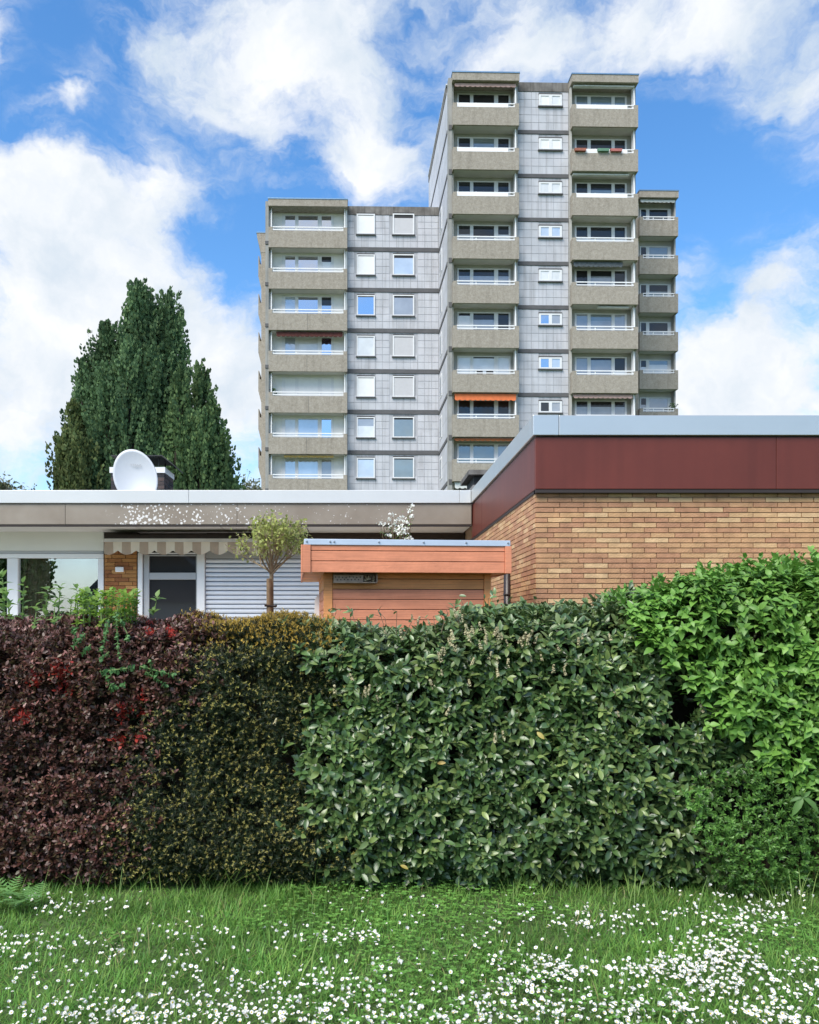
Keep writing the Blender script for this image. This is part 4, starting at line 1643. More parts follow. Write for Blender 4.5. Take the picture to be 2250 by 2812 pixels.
for i in range(26):
    tx_ = hx0 + 83 * hk + random.random() * 30 * hk
    tz_ = hz0 + .006 + random.random() * (hz1 - hz0 - .03)
    tu.tube((tx_, wy - .08 + random.uniform(-.01, .01), tz_), (tx_, wy - .03, tz_), .006, .006, 8)
tu.build('reed_stems', mat('reed', (0.45, 0.36, 0.22), 0.9, var=0.25, scale=30), ih)

# white panel leaning behind the shed's left corner
wp = MB()
q = W(872, 1690, 9.3)
zt_ = W(0, 1634, 9.3).z
wp.prism([(q.x - .05, 1.2), (q.x + .12, 1.2), (q.x + .12, zt_ + .02), (q.x - .0, zt_), (q.x - .03, zt_ - .06)], 9.3, 9.34)
wo2 = wp.build('white_panel', M['white'], None)
tag(wo2, 'white panel with small dark marks behind the left corner of the shed', 'panel')
# ------------------------------------------------------------------ foliage tools


def unit(a):
    return a / np.maximum(np.linalg.norm(a, axis=-1, keepdims=True), 1e-9)


def tmpl_blade(rows, fold=0.0, curve=0.0, twist=0.0):
    """leaf outline: rows of (t, half width); two or three verts per row. Tip along +Y, upper side +Z"""
    v, f = [], []
    for t, w in rows:
        z = -curve * t * t
        v += [(-w, t, z + fold * w), (0, t, z), (w, t, z + fold * w)]
    for i in range(len(rows) - 1):
        a = i * 3
        f += [(a, a + 1, a + 4, a + 3), (a + 1, a + 2, a + 5, a + 4)]
    return np.array(v, float), np.array(f, int)


def tmpl_flat(rows, curve=0.0):
    v, f = [], []
    for t, w in rows:
        z = -curve * t * t
        v += [(-w, t, z), (w, t, z)]
    for i in range(len(rows) - 1):
        a = i * 2
        f.append((a, a + 1, a + 3, a + 2))
    return np.array(v, float), np.array(f, int)


def frames(D, N):
    D = unit(D)
    X = unit(np.cross(D, N))
    Z = np.cross(X, D)
    return X, D, Z


def scatter(tm, P, D, N, S, WS=None):
    tv, tf = tm
    X, Y, Z = frames(D, N)
    S = np.asarray(S, float).reshape(-1, 1, 1)
    ws = S if WS is None else np.asarray(WS, float).reshape(-1, 1, 1)
    V = P[:, None, :] + ws * tv[None, :, 0:1] * X[:, None, :] + S * tv[None, :, 1:2] * Y[:, None, :] + S * tv[None, :, 2:3] * Z[:, None, :]
    k = len(tv)
    F = tf[None, :, :] + (np.arange(len(P)) * k)[:, None, None]
    return V.reshape(-1, 3), F.reshape(-1, tf.shape[1])


def leaf_objects(name, tm, P, D, N, S, mat_, parent):
    me = fast_mesh(name, tm[0], tm[1], mat_, smooth=True)
    org = ORG[parent.name]
    X, Y, Z = frames(D, N)
    for i in range(len(P)):
        o = bpy.data.objects.new(name, me)
        COL.objects.link(o)
        o.parent = parent
        m = Matrix(((X[i, 0], Y[i, 0], Z[i, 0], 0), (X[i, 1], Y[i, 1], Z[i, 1], 0), (X[i, 2], Y[i, 2], Z[i, 2], 0), (0, 0, 0, 1))) @ Matrix.Diagonal((S[i], S[i], S[i], 1))
        m.translation = Vector(P[i]) - org
        o.matrix_basis = m


def nz(x, y, seed, sc=1.0):
    r = np.random.default_rng(seed)
    out = np.zeros_like(np.asarray(x, float))
    amp = 1.0
    for o in range(4):
        for _ in range(3):
            a = r.uniform(0, 2 * math.pi)
            p = r.uniform(0, 2 * math.pi)
            f = sc * (2 ** o) * r.uniform(.7, 1.3)
            out = out + amp * np.sin(f * (np.cos(a) * x + np.sin(a) * y) + p)
        amp *= 0.55
    return out / 3.0


def shoots(P, A, nleaf, length, phi, size, sizevar=0.3, pairs=False, droop=0.0):
    """leaves set around shoots that start at P and run along A"""
    n = len(P)
    A = unit(A)
    ref = np.tile(np.array([[0.3, 0.2, 1.0]]), (n, 1))
    U = unit(np.cross(A, ref))
    Vv = np.cross(A, U)
    base = RNG.uniform(0, 2 * math.pi, n)
    Ps, Ds, Ns, Ss = [], [], [], []
    for j in range(nleaf):
        t = (j + RNG.uniform(0, .6, n)) / nleaf
        ang = base + (j * 2.4 if not pairs else (j % 2) * math.pi + (j // 2) * math.pi / 2) + RNG.normal(0, .25, n)
        rad = np.cos(ang)[:, None] * U + np.sin(ang)[:, None] * Vv
        ph = RNG.uniform(phi[0], phi[1], n) * (1.15 - .35 * t)
        D = A * np.cos(ph)[:, None] + rad * np.sin(ph)[:, None]
        D[:, 2] -= droop
        D = unit(D)
        N = A - D * np.sum(A * D, 1, keepdims=True) + RNG.normal(0, .18, (n, 3)) + np.array([0, 0, .25])
        Ps.append(P + A * (t * length)[:, None] if np.ndim(length) else P + A * (t * length)[:, None])
        Ds.append(D)
        Ns.append(unit(N))
        Ss.append(size * RNG.uniform(1 - sizevar, 1 + sizevar, n) * (1.0 - 0.25 * t))
    return np.concatenate(Ps), np.concatenate(Ds), np.concatenate(Ns), np.concatenate(Ss)


def branch_tree(mb, p, d, L, r, depth, tips, spread=0.6, up=0.15, rnd=None, seg=3, kids=(3, 4), shrink=0.66, minr=0.0025):
    pts = [Vector(p)]
    dd = Vector(d).normalized()
    for i in range(seg):
        dd = (dd + Vector((rnd.gauss(0, .10), rnd.gauss(0, .10), up * .25))).normalized()
        q = pts[-1] + dd * (L / seg)
        ra, rb = max(minr, r * (1 - .45 * i / seg)), max(minr, r * (1 - .45 * (i + 1) / seg))
        mb.tube(pts[-1], q, ra, rb, 6 if r > .008 else 4, cap=False)
        pts.append(q)
        if depth <= 1:
            tips.append((q.copy(), dd.copy()))
    if depth <= 0:
        return
    for k in range(rnd.randint(*kids)):
        t = rnd.uniform(.45, 1.0)
        i = min(seg - 1, int(t * seg))
        st = pts[i] + (pts[i + 1] - pts[i]) * (t * seg - i)
        ax = Vector((rnd.gauss(0, 1), rnd.gauss(0, 1), rnd.gauss(0, .5)))
        nd = (dd + ax.normalized() * spread + Vector((0, 0, up))).normalized()
        branch_tree(mb, st, nd, L * shrink * rnd.uniform(.8, 1.15), r * .55, depth - 1, tips, spread, up, rnd, seg, kids, shrink, minr)


# ------------------------------------------------------------------ conifers behind the bungalow
LM = {}
LM['conifer'] = mat_leaf('conifer_green', [(.068, .125, .05), (.10, .175, .065), (.14, .22, .08)], 0.7, 0.12, 0.25, patch=0.3, pscale=0.8)
LM['conifer_dark'] = mat_leaf('conifer_dark_green', [(.064, .12, .055), (.09, .165, .07), (.125, .205, .08)], 0.7, 0.12, 0.25, patch=0.3, pscale=0.8)
LM['conifer_gold'] = mat_leaf('conifer_olive', [(.075, .105, .035), (.11, .135, .04), (.09, .14, .05)], 0.7, 0.12, 0.25, patch=0.3, pscale=1.0)
needle = tmpl_flat([(0, .30), (.45, .42), (1, .02)], curve=0.1)


def conifer(name, label, spires, Y, matn, dens=1.0, base_py=1420, seed=3):
    """spires: (apex px, apex py, half width px at the foot, foot py, depth offset m). Each spire is clothed in upright plumes"""
    rng = np.random.default_rng(seed)
    k = Y / FPX
    x0 = np.mean([s[0] for s in spires])
    root = thing(name, label, 'tree', (W(x0, 0, Y).x, Y, 0))
    tk = MB()
    cones = []
    for (px, py, hw, fpy, dy) in spires:
        top = W(px, py, Y)
        zf = W(px, fpy, Y).z
        cones.append((top.x, Y + dy, top.z, zf, hw * k))
    Ps, As, Ls = [], [], []

    def rad(zt, zf, R0, z):
        t = np.clip((zt - z) / (zt - zf), 0, 1.3)
        return R0 * np.power(t, .95)
    for ci, (cx, cy, zt, zf, R0) in enumerate(cones):
        tk.tube((cx, cy, 0), (cx, cy, zf), .10, .08, 8, cap=False)
        tk.tube((cx, cy, zf), (cx, cy, zt - .3), .08, .015, 8, cap=False)
        zlow = 3.0
        area = (zt - zlow) * R0 * 5.2
        n = int(area * 18 * dens)
        u = rng.uniform(0, 1, n) ** .75
        z = zt - u * (zt - zlow)
        ang = rng.uniform(0, 2 * math.pi, n)
        r = rad(zt, zf, R0, z) * rng.uniform(.70, 1.08, n)
        P = np.stack([cx + r * np.cos(ang), cy + r * np.sin(ang), z], 1)
        keep = np.ones(n, bool)
        for cj, (ox, oy, ot, of, oR) in enumerate(cones):
            if cj == ci:
                continue
            dd = np.hypot(P[:, 0] - ox, P[:, 1] - oy)
            keep &= ~((dd < .62 * rad(ot, of, oR, P[:, 2])) & (P[:, 2] < ot))
        keep &= P[:, 1] < cy + R0 * .55
        P, ang = P[keep], ang[keep]
        A = np.stack([.15 * np.cos(ang), .15 * np.sin(ang), np.ones(len(ang))], 1) + rng.normal(0, .10, (len(ang), 3))
        Ps.append(P)
        As.append(unit(A))
        Ls.append(rng.uniform(.55, 1.35, len(P)) * np.clip((zt - P[:, 2]) / 1.6 + .35, .35, 1))
        nt = 5
        Ps.append(np.stack([cx + rng.normal(0, .07, nt), cy + rng.normal(0, .07, nt), np.full(nt, zt - .55) + rng.uniform(-.2, .25, nt)], 1))
        As.append(unit(np.stack([rng.normal(0, .1, nt), rng.normal(0, .1, nt), np.ones(nt)], 1)))
        Ls.append(rng.uniform(.35, .6, nt))
    P, A, L = np.concatenate(Ps), np.concatenate(As), np.concatenate(Ls)
    q = 76
    n = len(P)
    t = rng.uniform(0, 1, (n, q))
    wd = L[:, None] * .085 * np.sqrt(np.clip(t + .05, 0, 1)) * np.power(np.clip(1.02 - t, 0, 1), .55) * 1.7
    ang = rng.uniform(0, 2 * math.pi, (n, q))
    U = unit(np.cross(A, np.array([[.2, 1., .1]])))
    V2 = np.cross(A, U)
    radv = np.cos(ang)[..., None] * U[:, None, :] + np.sin(ang)[..., None] * V2[:, None, :]
    pos = P[:, None, :] + A[:, None, :] * (t * L[:, None])[..., None] + radv * (wd * rng.uniform(.75, 1.05, (n, q)))[..., None]
    D = A[:, None, :] * 1.0 + radv * rng.uniform(.1, .45, (n, q))[..., None] + rng.normal(0, .15, (n, q, 3))
    N = radv + rng.normal(0, .5, (n, q, 3))
    pos, D, N = pos.reshape(-1, 3), unit(D.reshape(-1, 3)), unit(N.reshape(-1, 3))
    S = rng.uniform(.055, .105, len(pos))
    Vt, F = scatter(needle, pos, D, N, S)
    tk.build('trunk', M['bark'], root)
    o = link('crown', fast_mesh('crown', Vt, F, LM[matn], ORG[root.name]), root)
    tag(o, kind='stuff')
    # dark core for inner wood and dead needles, crown shade put into its colour
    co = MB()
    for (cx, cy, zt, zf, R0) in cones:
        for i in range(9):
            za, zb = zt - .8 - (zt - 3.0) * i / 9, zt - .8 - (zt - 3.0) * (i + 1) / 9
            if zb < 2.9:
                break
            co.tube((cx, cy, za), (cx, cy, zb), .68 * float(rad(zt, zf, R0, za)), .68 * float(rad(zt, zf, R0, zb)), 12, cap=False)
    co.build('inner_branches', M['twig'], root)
    return root


conifer('conifer_tree', 'big dark green conifer with two pointed tops rising behind the satellite dish', [
    (380, 812, 96, 1250, 0.0), (453, 815, 60, 1180, .35), (290, 915, 70, 1290, .2), (232, 1025, 44, 1330, 0.0), (335, 1060, 66, 1400, -.9), (432, 1030, 56, 1400, -.7), (385, 1000, 60, 1400, -1.0)], 23.0, 'conifer_dark', seed=5)
conifer('conifer_tree', 'ragged dark conifer with several leaning tips right of the two-topped conifer', [
    (545, 1005, 30, 1270, .3), (583, 1130, 30, 1350, -.1), (508, 1055, 44, 1400, -.5), (608, 1190, 28, 1420, 0), (555, 1170, 46, 1440, -.6), (625, 1290, 16, 1450, -.3)], 22.6, 'conifer', seed=8)
conifer('conifer_tree', 'low olive green conifer at the left foot of the two-topped conifer', [
    (195, 1125, 24, 1330, .3), (215, 1200, 30, 1400, -.3), (182, 1230, 12, 1380, -.4), (250, 1235, 30, 1420, -.7)], 21.8, 'conifer_gold', seed=9)

# ------------------------------------------------------------------ far bare trees
LM['far_leaf'] = mat_leaf('pale_young_leaf', [(.16, .18, .10), (.22, .24, .15), (.12, .15, .08)], 0.7, 0.2, 0.2)
small_leaf = tmpl_flat([(0, .06), (.5, .26), (1, .03)], curve=.15)


def bare_tree(label, px, py, Y, seed, h0=1.0):
    rr = random.Random(seed)
    top = W(px, py, Y)
    root = thing('young_tree', label, 'tree', (top.x, Y, 0), group='thin-leaved trees behind the bungalow')
    b = MB()
    tips = []
    z0 = top.z * .55
    b.tube((top.x, Y, 0), (top.x, Y, z0), .12, .09, 8, cap=False)
    branch_tree(b, (top.x, Y, z0), (0, 0, 1), (top.z - z0) * .42, .07, 4, tips, .6, .12, rr, 3, (3, 4), .72, .006)
    b.build('trunk', M['bark'], root)
    P = np.array([t[0] for t in tips])
    P = np.repeat(P, 2, 0) + RNG.normal(0, .06, (len(P) * 2, 3))
    D = unit(RNG.normal(0, 1, P.shape))
    N = unit(RNG.normal(0, 1, P.shape))
    V_, F_ = scatter(small_leaf, P, D, N, RNG.uniform(.08, .16, len(P)))
    tag(link('crown', fast_mesh('crown', V_, F_, LM['far_leaf'], ORG[root.name]), root), kind='stuff')


bare_tree('thin airy young tree between the ragged conifer and the apartment block', 678, 1302, 30.0, 4)
bare_tree('sparse treetop just showing over the roof at the left edge', 30, 1334, 26.0, 6)

# ------------------------------------------------------------------ clipped standard tree in front of the shutter
LM['maple'] = mat_leaf('yellow_green_leaf', [(.34, .38, .10), (.42, .45, .14), (.28, .33, .09), (.46, .46, .20)], 0.55, 0.35, 0.3)
YS = 9.6
st0 = W(746, 1575, YS)
stree = thing('standard_tree', 'small round-crowned tree with yellow-green leaves in front of the roller shutter', 'tree', (st0.x, YS, 0))
b = MB()
tips = []
rr = random.Random(12)
b.tube((st0.x, YS, 0), (st0.x, YS, st0.z), .032, .024, 10, cap=False)
kk = YS / FPX
for i in range(15):
    a = i * 2.399
    tl_ = rr.uniform(.25, 1.7)
    d_ = Vector((math.cos(a) * tl_, math.sin(a) * tl_, 1.0))
    branch_tree(b, (st0.x, YS, st0.z - .02 + rr.uniform(0, .06)), d_, .31 if tl_ < .6 else .30, .012, 3, tips, .55, .22, rr, 3, (2, 3), .74, .0028)
b.build('trunk', mat('pale_bark', (0.24, 0.18, 0.11), 0.9, var=0.3, scale=14, bump=0.4), stree)
P = np.array([t[0] for t in tips])
cc = np.array([st0.x, YS, W(0, 1482, YS).z])
keep = (((P - cc) / np.array([.48, .48, .44])) ** 2).sum(1) < 1.15
P = P[keep]
P = np.repeat(P, 3, 0) + RNG.normal(0, .036, (len(P) * 3, 3))
D = unit(RNG.normal(0, 1, P.shape) + np.array([0, 0, -.2]))
N = unit(RNG.normal(0, .7, P.shape) + np.array([0, -.2, .7]))
mlobe = tmpl_blade([(0, .03), (.35, .34), (.6, .22), (1, .02)], fold=.3, curve=.25)
sel = RNG.permutation(len(P))[:2000]
P, D, N = P[sel], D[sel], N[sel]
V_, F_ = scatter(mlobe, P, D, N, RNG.uniform(.028, .056, len(P)))
tag(link('crown', fast_mesh('crown', V_, F_, LM['maple'], ORG[stree.name]), stree), kind='stuff')
sk = thing('tree_stake', 'short weathered wooden stake tied to the small tree trunk', 'stake', (st0.x - .03, YS - .07, 0))
s = MB()
xs0 = W(741, 0, YS).x
s.tube((xs0, YS - .075, 0), (xs0, YS - .075, W(0, 1590, YS).z), .034, .030, 9)
s.build('post', M['stake'], sk)
s = MB()
zt_ = W(0, 1663, YS).z
s.tube((xs0 - .045, YS - .118, zt_), (st0.x + .06, YS - .07, zt_ - .012), .014, .014, 6)
s.tube((st0.x + .055, YS - .072, zt_ - .01), (st0.x + .05, YS + .03, zt_), .014, .014, 6)
s.build('strap', M['trim_dark'], sk)

# ------------------------------------------------------------------ white-flowering shrub behind the shed
LM['blossom'] = mat_leaf('white_blossom', [(.80, .82, .76), (.86, .87, .82), (.74, .78, .70)], 0.7, 0.2, 0.2)
LM['fresh'] = mat_leaf('fresh_green_leaf', [(.07, .13, .03), (.10, .18, .04), (.13, .21, .06)], 0.5, 0.3, 0.4)
YW_ = 11.0
wsb = thing('flowering_shrub', 'shrub with white flower clusters showing above the shed roof', 'shrub', (W(1090, 0, YW_).x, YW_, 0))
b = MB()
FP = []
LP_ = []
rr = random.Random(5)
for (px, py) in ((1130, 1388), (1122, 1405), (1128, 1420), (1108, 1432), (1100, 1445), (1080, 1415), (1068, 1425), (1090, 1430), (1042, 1437), (1055, 1440), (1075, 1447), (1070, 1470), (1096, 1463), (1110, 1465), (1115, 1478), (1128, 1478), (1104, 1450), (1118, 1450), (1088, 1457), (1085, 1440), (1100, 1420), (1116, 1436)):
    tip = W(px + rr.uniform(-3, 3), py + rr.uniform(-2, 2), YW_ + rr.uniform(-.15, .15))
    base = Vector((W(1100, 0, YW_).x + rr.uniform(-.05, .05), YW_, 1.9))
    mid = base.lerp(tip, .6) + Vector((rr.uniform(-.03, .03), 0, .05))
    b.tube(base, mid, .008, .005, 5, cap=False)
    b.tube(mid, tip, .005, .003, 5, cap=False)
    FP.append(tip)
    LP_.append(mid.lerp(tip, .7))
b.tube((W(1100, 0, YW_).x, YW_, 0), (W(1100, 0, YW_).x, YW_, 1.92), .03, .02, 8)
tag(b.build('stems', M['bark'], wsb), kind='stuff')
flat_fl = tmpl_flat([(-.5, .25), (0, .5), (.5, .25)])
for p in FP:
    n_ = 16
    Pc = np.array(p) + RNG.normal(0, 1, (n_, 3)) * np.array([.018, .016, .014])
    V_, F_ = scatter(flat_fl, Pc, unit(RNG.normal(0, 1, (n_, 3))), unit(RNG.normal(0, .5, (n_, 3)) + np.array([0, -.6, .8])), RNG.uniform(.018, .030, n_))
    link('flower_cluster', fast_mesh('flower_cluster', V_, F_, LM['blossom'], ORG[wsb.name]), wsb)
Pl = np.repeat(np.array([tuple(p) for p in LP_]), 7, 0) + RNG.normal(0, .035, (len(LP_) * 7, 3))
V_, F_ = scatter(small_leaf, Pl, unit(RNG.normal(0, 1, Pl.shape)), unit(RNG.normal(0, 1, Pl.shape)), RNG.uniform(.02, .04, len(Pl)))
tag(link('foliage', fast_mesh('foliage', V_, F_, LM['fresh'], ORG[wsb.name]), wsb), kind='stuff')
# dark evergreen filling the gap between shed and brick wing
YE_ = 11.5
gv = thing('garden_shrub', 'leafy shrub in the narrow gap between the shed and the brown downpipe', 'shrub', (W(1378, 0, YE_).x, YE_, 0))
n_ = 900
Pg = np.stack([W(1378, 0, YE_).x + RNG.normal(0, .16, n_), YE_ + RNG.normal(0, .15, n_), RNG.uniform(.5, 2.28, n_)], 1)
V_, F_ = scatter(tmpl_blade([(0, .03), (.3, .22), (.65, .2), (1, .01)], .3, .2), Pg, unit(RNG.normal(0, 1, (n_, 3))), unit(RNG.normal(0, .6, (n_, 3)) + np.array([0, -.4, .6])), RNG.uniform(.05, .09, n_))
tag(link('foliage', fast_mesh('foliage', V_, F_, LM['fresh'], ORG[gv.name]), gv), kind='stuff')
MB().tube((W(1378, 0, YE_).x, YE_, 0), (W(1378, 0, YE_).x, YE_, 2.0), .03, .01, 7).build('trunk', M['bark'], gv)
# ------------------------------------------------------------------ mixed hedge
LM['laurel'] = mat_leaf('laurel_leaf', [(.034, .072, .022), (.066, .132, .038), (.11, .19, .058), (.044, .095, .032), (.21, .28, .085), (.064, .125, .036)], 0.30, 0.10, 0.65, patch=0.2, pscale=3)
LM['barberry'] = mat_leaf('barberry_leaf', [(.055, .018, .015), (.09, .032, .025), (.08, .038, .022), (.13, .055, .042), (.30, .14, .125), (.085, .075, .03), (.10, .05, .03)], 0.42, 0.15, 0.5, patch=0.45, pscale=3)
LM['barberry_red'] = mat_leaf('barberry_red_leaf', [(.32, .028, .022), (.42, .05, .03), (.24, .02, .02)], 0.5, 0.3, 0.4)
LM['yew'] = mat_leaf('yew_needle', [(.010, .022, .007), (.015, .030, .009), (.022, .036, .010)], 0.5, 0.08, 0.4, patch=0.3, pscale=5)
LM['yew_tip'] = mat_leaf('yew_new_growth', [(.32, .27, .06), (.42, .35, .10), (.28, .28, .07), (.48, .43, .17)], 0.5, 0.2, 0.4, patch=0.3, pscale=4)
LM['yew_gold'] = mat_leaf('yew_golden_growth', [(.44, .29, .045), (.54, .37, .07), (.38, .27, .05)], 0.5, 0.25, 0.4, patch=0.25, pscale=4)  # new growth near the top, warm light from above put into the colour
LM['dogwood'] = mat_leaf('bright_green_leaf', [(.105, .245, .04), (.14, .305, .05), (.19, .36, .066), (.12, .265, .05)], 0.45, 0.22, 0.45, patch=0.15, pscale=3)
LM['privet'] = mat_leaf('small_green_leaf', [(.065, .16, .028), (.095, .22, .04), (.15, .30, .065)], 0.40, 0.15, 0.45, patch=0.3, pscale=4)
LM['lime'] = mat_leaf('lime_green_leaf', [(.20, .36, .045), (.27, .43, .06), (.16, .31, .05), (.33, .46, .09)], 0.5, 0.45, 0.4)
LM['pale_green'] = mat_leaf('pale_green_leaf', [(.19, .33, .09), (.25, .40, .12), (.16, .29, .08)], 0.5, 0.45, 0.4)
LM['rose'] = mat_leaf('blue_green_leaf', [(.10, .23, .085), (.13, .28, .10), (.16, .31, .12)], 0.45, 0.25, 0.45)
LM['spike'] = mat_leaf('cream_flower', [(.46, .42, .25), (.54, .50, .31), (.40, .32, .19)], 0.7, 0.25, 0.2)
LM['leathery'] = mat_leaf('leathery_leaf', [(.07, .16, .04), (.10, .20, .05)], 0.5, 0.2, 0.4)

T_LAUREL = tmpl_blade([(0, .02), (.18, .15), (.42, .225), (.68, .20), (.88, .10), (1, .005)], fold=.28, curve=.22)
T_DOG = tmpl_blade([(0, .03), (.2, .26), (.45, .32), (.75, .17), (1, .005)], fold=.3, curve=.28)
T_ROUND = tmpl_blade([(0, .05), (.3, .34), (.65, .36), (1, .06)], fold=.25, curve=.2)
T_BARB = tmpl_flat([(0, .04), (.6, .24), (1, .10)], curve=.15)
T_PRIV = tmpl_flat([(0, .05), (.5, .22), (1, .02)], curve=.15)
T_NEED = tmpl_flat([(0, .10), (1, .06)])
T_LONG = tmpl_blade([(0, .02), (.2, .13), (.5, .17), (.8, .11), (1, .005)], fold=.4, curve=.35)

YHED = 4.86


def in_poly(px, py, poly):
    inside = np.zeros(len(px), bool)
    j = len(poly) - 1
    for i in range(len(poly)):
        xi, yi = poly[i]
        xj, yj = poly[j]
        c = ((yi > py) != (yj > py)) & (px < (xj - xi) * (py - yi) / (yj - yi + 1e-9) + xi)
        inside ^= c
        j = i
    return inside


TOPLINE = [(-900, 1690), (0, 1692), (150, 1686), (400, 1688), (470, 1672), (560, 1695), (760, 1690), (880, 1700), (1000, 1700), (1120, 1712), (1230, 1700), (1330, 1668), (1500, 1648), (1650, 1640), (1750, 1612), (1850, 1572), (2000, 1548), (2100, 1525), (2300, 1512), (3200, 1505)]
TLX = np.array([t[0] for t in TOPLINE], float)
TLZ = EYE + (PY0 - np.array([t[1] for t in TOPLINE], float)) * (YHED + .12) / FPX
TLX = (TLX - PX0) * (YHED + .12) / FPX


def ztop(x):
    return np.interp(x, TLX, TLZ)


def hedge_pts(n, poly, xr, inset=0.0, depth=0.09, jitter=14, seed=1, hole=0.9, zmin=0.04, top_depth=0.75, bulge=0.0, ztadd=0.0, zt_fn=None):
    """random points in the outer shell of the hedge (front face, rounded shoulder, top): position, outward normal, depth below the surface"""
    r = np.random.default_rng(seed)
    x = r.uniform(xr[0], xr[1], n)
    zt = (ztop(x) if zt_fn is None else zt_fn(x)) - .05 + ztadd
    R0 = .27
    s = r.uniform(0, 1, n) * (zt - R0 - zmin + R0 * 1.57 + top_depth)
    Lf = zt - R0 - zmin
    P = np.zeros((n, 3))
    N = np.zeros((n, 3))
    P[:, 0] = x
    a = s < Lf
    P[a, 1] = 0
    P[a, 2] = zmin + s[a]
    N[a] = (0, -1, .12)
    b_ = (s >= Lf) & (s < Lf + R0 * 1.57)
    t = (s[b_] - Lf[b_]) / R0
    P[b_, 1] = R0 - R0 * np.cos(t)
    P[b_, 2] = zt[b_] - R0 + R0 * np.sin(t)
    N[b_] = np.stack([np.zeros(b_.sum()), -np.cos(t), np.sin(t)], 1)
    c_ = s >= Lf + R0 * 1.57
    P[c_, 1] = R0 + s[c_] - Lf[c_] - R0 * 1.57
    P[c_, 2] = zt[c_]
    N[c_] = (0, -.1, 1)
    bump = .05 * nz(P[:, 0], P[:, 2] + P[:, 1], 21, 4.5) + .035 * nz(P[:, 0], P[:, 2] + P[:, 1], 22, 11.0)
    d = r.exponential(depth, n)
    off = bump - d - inset
    P += N * off[:, None]
    # the foot of the hedge is drawn in
    foot = np.clip((.35 - P[:, 2]) / .35, 0, 1)
    P[:, 1] += .16 * foot * foot
    P[:, 1] += YHED - bulge
    px = PX0 + FPX * P[:, 0] / P[:, 1]
    py = PY0 - FPX * (P[:, 2] - EYE) / P[:, 1]
    jx, jy = r.normal(0, jitter, n), r.normal(0, jitter, n)
    wob = 26 * nz(P[:, 0], P[:, 2], 31, 7.0)
    keep = in_poly(px + jx + wob, np.minimum(py + jy, 2444), poly)
    h = nz(P[:, 0] * .75, (P[:, 2] + P[:, 1]) * 1.9, seed + 40, 12.0)
    h2 = nz(P[:, 0] * .8, (P[:, 2] + P[:, 1]) * 1.6, seed + 60, 26.0)
    keep &= ~((h + .5 * h2 > hole) & (d < .5) & (N[:, 2] < .8) & (P[:, 2] > .45))
    keep &= P[:, 2] > zmin * .5
    return P[keep], unit(N[keep]), d[keep]


def outer(P, D, d, px_lim=(-20, 2270), py_lim=(1400, 2470), n=300):
    """indices of the n leaves that show largest: nearest the surface and inside the frame"""
    px = PX0 + FPX * P[:, 0] / P[:, 1]
    py = PY0 - FPX * (P[:, 2] - EYE) / P[:, 1]
    ok = (px > px_lim[0]) & (px < px_lim[1]) & (py > py_lim[0]) & (py < py_lim[1])
    score = P[:, 1] + 10 * (~ok)
    idx = np.argsort(score)[:n * 4]
    return np.random.default_rng(2).permutation(idx)[:n]


def make_leaves(root, name, foliage, tm, leafs, mat_, nparts=300):
    P, D, N, S = leafs
    if nparts:
        idx = outer(P, D, None, n=nparts)
        leaf_objects(name, tm, P[idx], D[idx], N[idx], S[idx], mat_, root)
        m = np.ones(len(P), bool)
        m[idx] = False
        P, D, N, S = P[m], D[m], N[m], S[m]
    V_, F_ = scatter(tm, P, D, N, S)
    o = link(foliage, fast_mesh(foliage, V_, F_, mat_, ORG[root.name], smooth=True), root)
    tag(o, kind='stuff')
    return o


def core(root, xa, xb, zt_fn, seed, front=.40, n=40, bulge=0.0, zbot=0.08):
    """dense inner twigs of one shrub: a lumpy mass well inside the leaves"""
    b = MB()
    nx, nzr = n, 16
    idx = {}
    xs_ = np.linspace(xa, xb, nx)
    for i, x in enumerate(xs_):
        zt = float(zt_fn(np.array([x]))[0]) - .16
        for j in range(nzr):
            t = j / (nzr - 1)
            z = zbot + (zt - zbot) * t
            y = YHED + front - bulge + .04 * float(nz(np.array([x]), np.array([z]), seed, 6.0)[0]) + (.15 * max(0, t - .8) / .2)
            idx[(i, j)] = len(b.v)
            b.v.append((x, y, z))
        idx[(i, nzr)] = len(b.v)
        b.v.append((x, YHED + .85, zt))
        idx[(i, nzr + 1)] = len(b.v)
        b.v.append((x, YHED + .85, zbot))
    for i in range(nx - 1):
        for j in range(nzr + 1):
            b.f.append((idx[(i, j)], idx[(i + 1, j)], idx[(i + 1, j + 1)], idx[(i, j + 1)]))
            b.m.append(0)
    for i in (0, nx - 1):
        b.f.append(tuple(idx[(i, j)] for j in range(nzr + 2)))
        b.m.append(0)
    b.build('inner_twigs', M['twig'], root)  # dark mass inside the leaves, depth shade put into its colour
    rr_ = random.Random(seed)
    st = MB()
    for k in range(int((xb - xa) * 9)):
        x = rr_.uniform(xa + .05, xb - .05)
        y = YHED + rr_.uniform(.12, .5) - bulge
        st.tube((x, y + .12, 0), (x + rr_.uniform(-.1, .1), y, .5), rr_.uniform(.006, .016), .006, 6, cap=False)
    tag(st.build('stems', M['bark'], root), kind='stuff')


def hx(px, Y=YHED):
    return (px - PX0) * Y / FPX


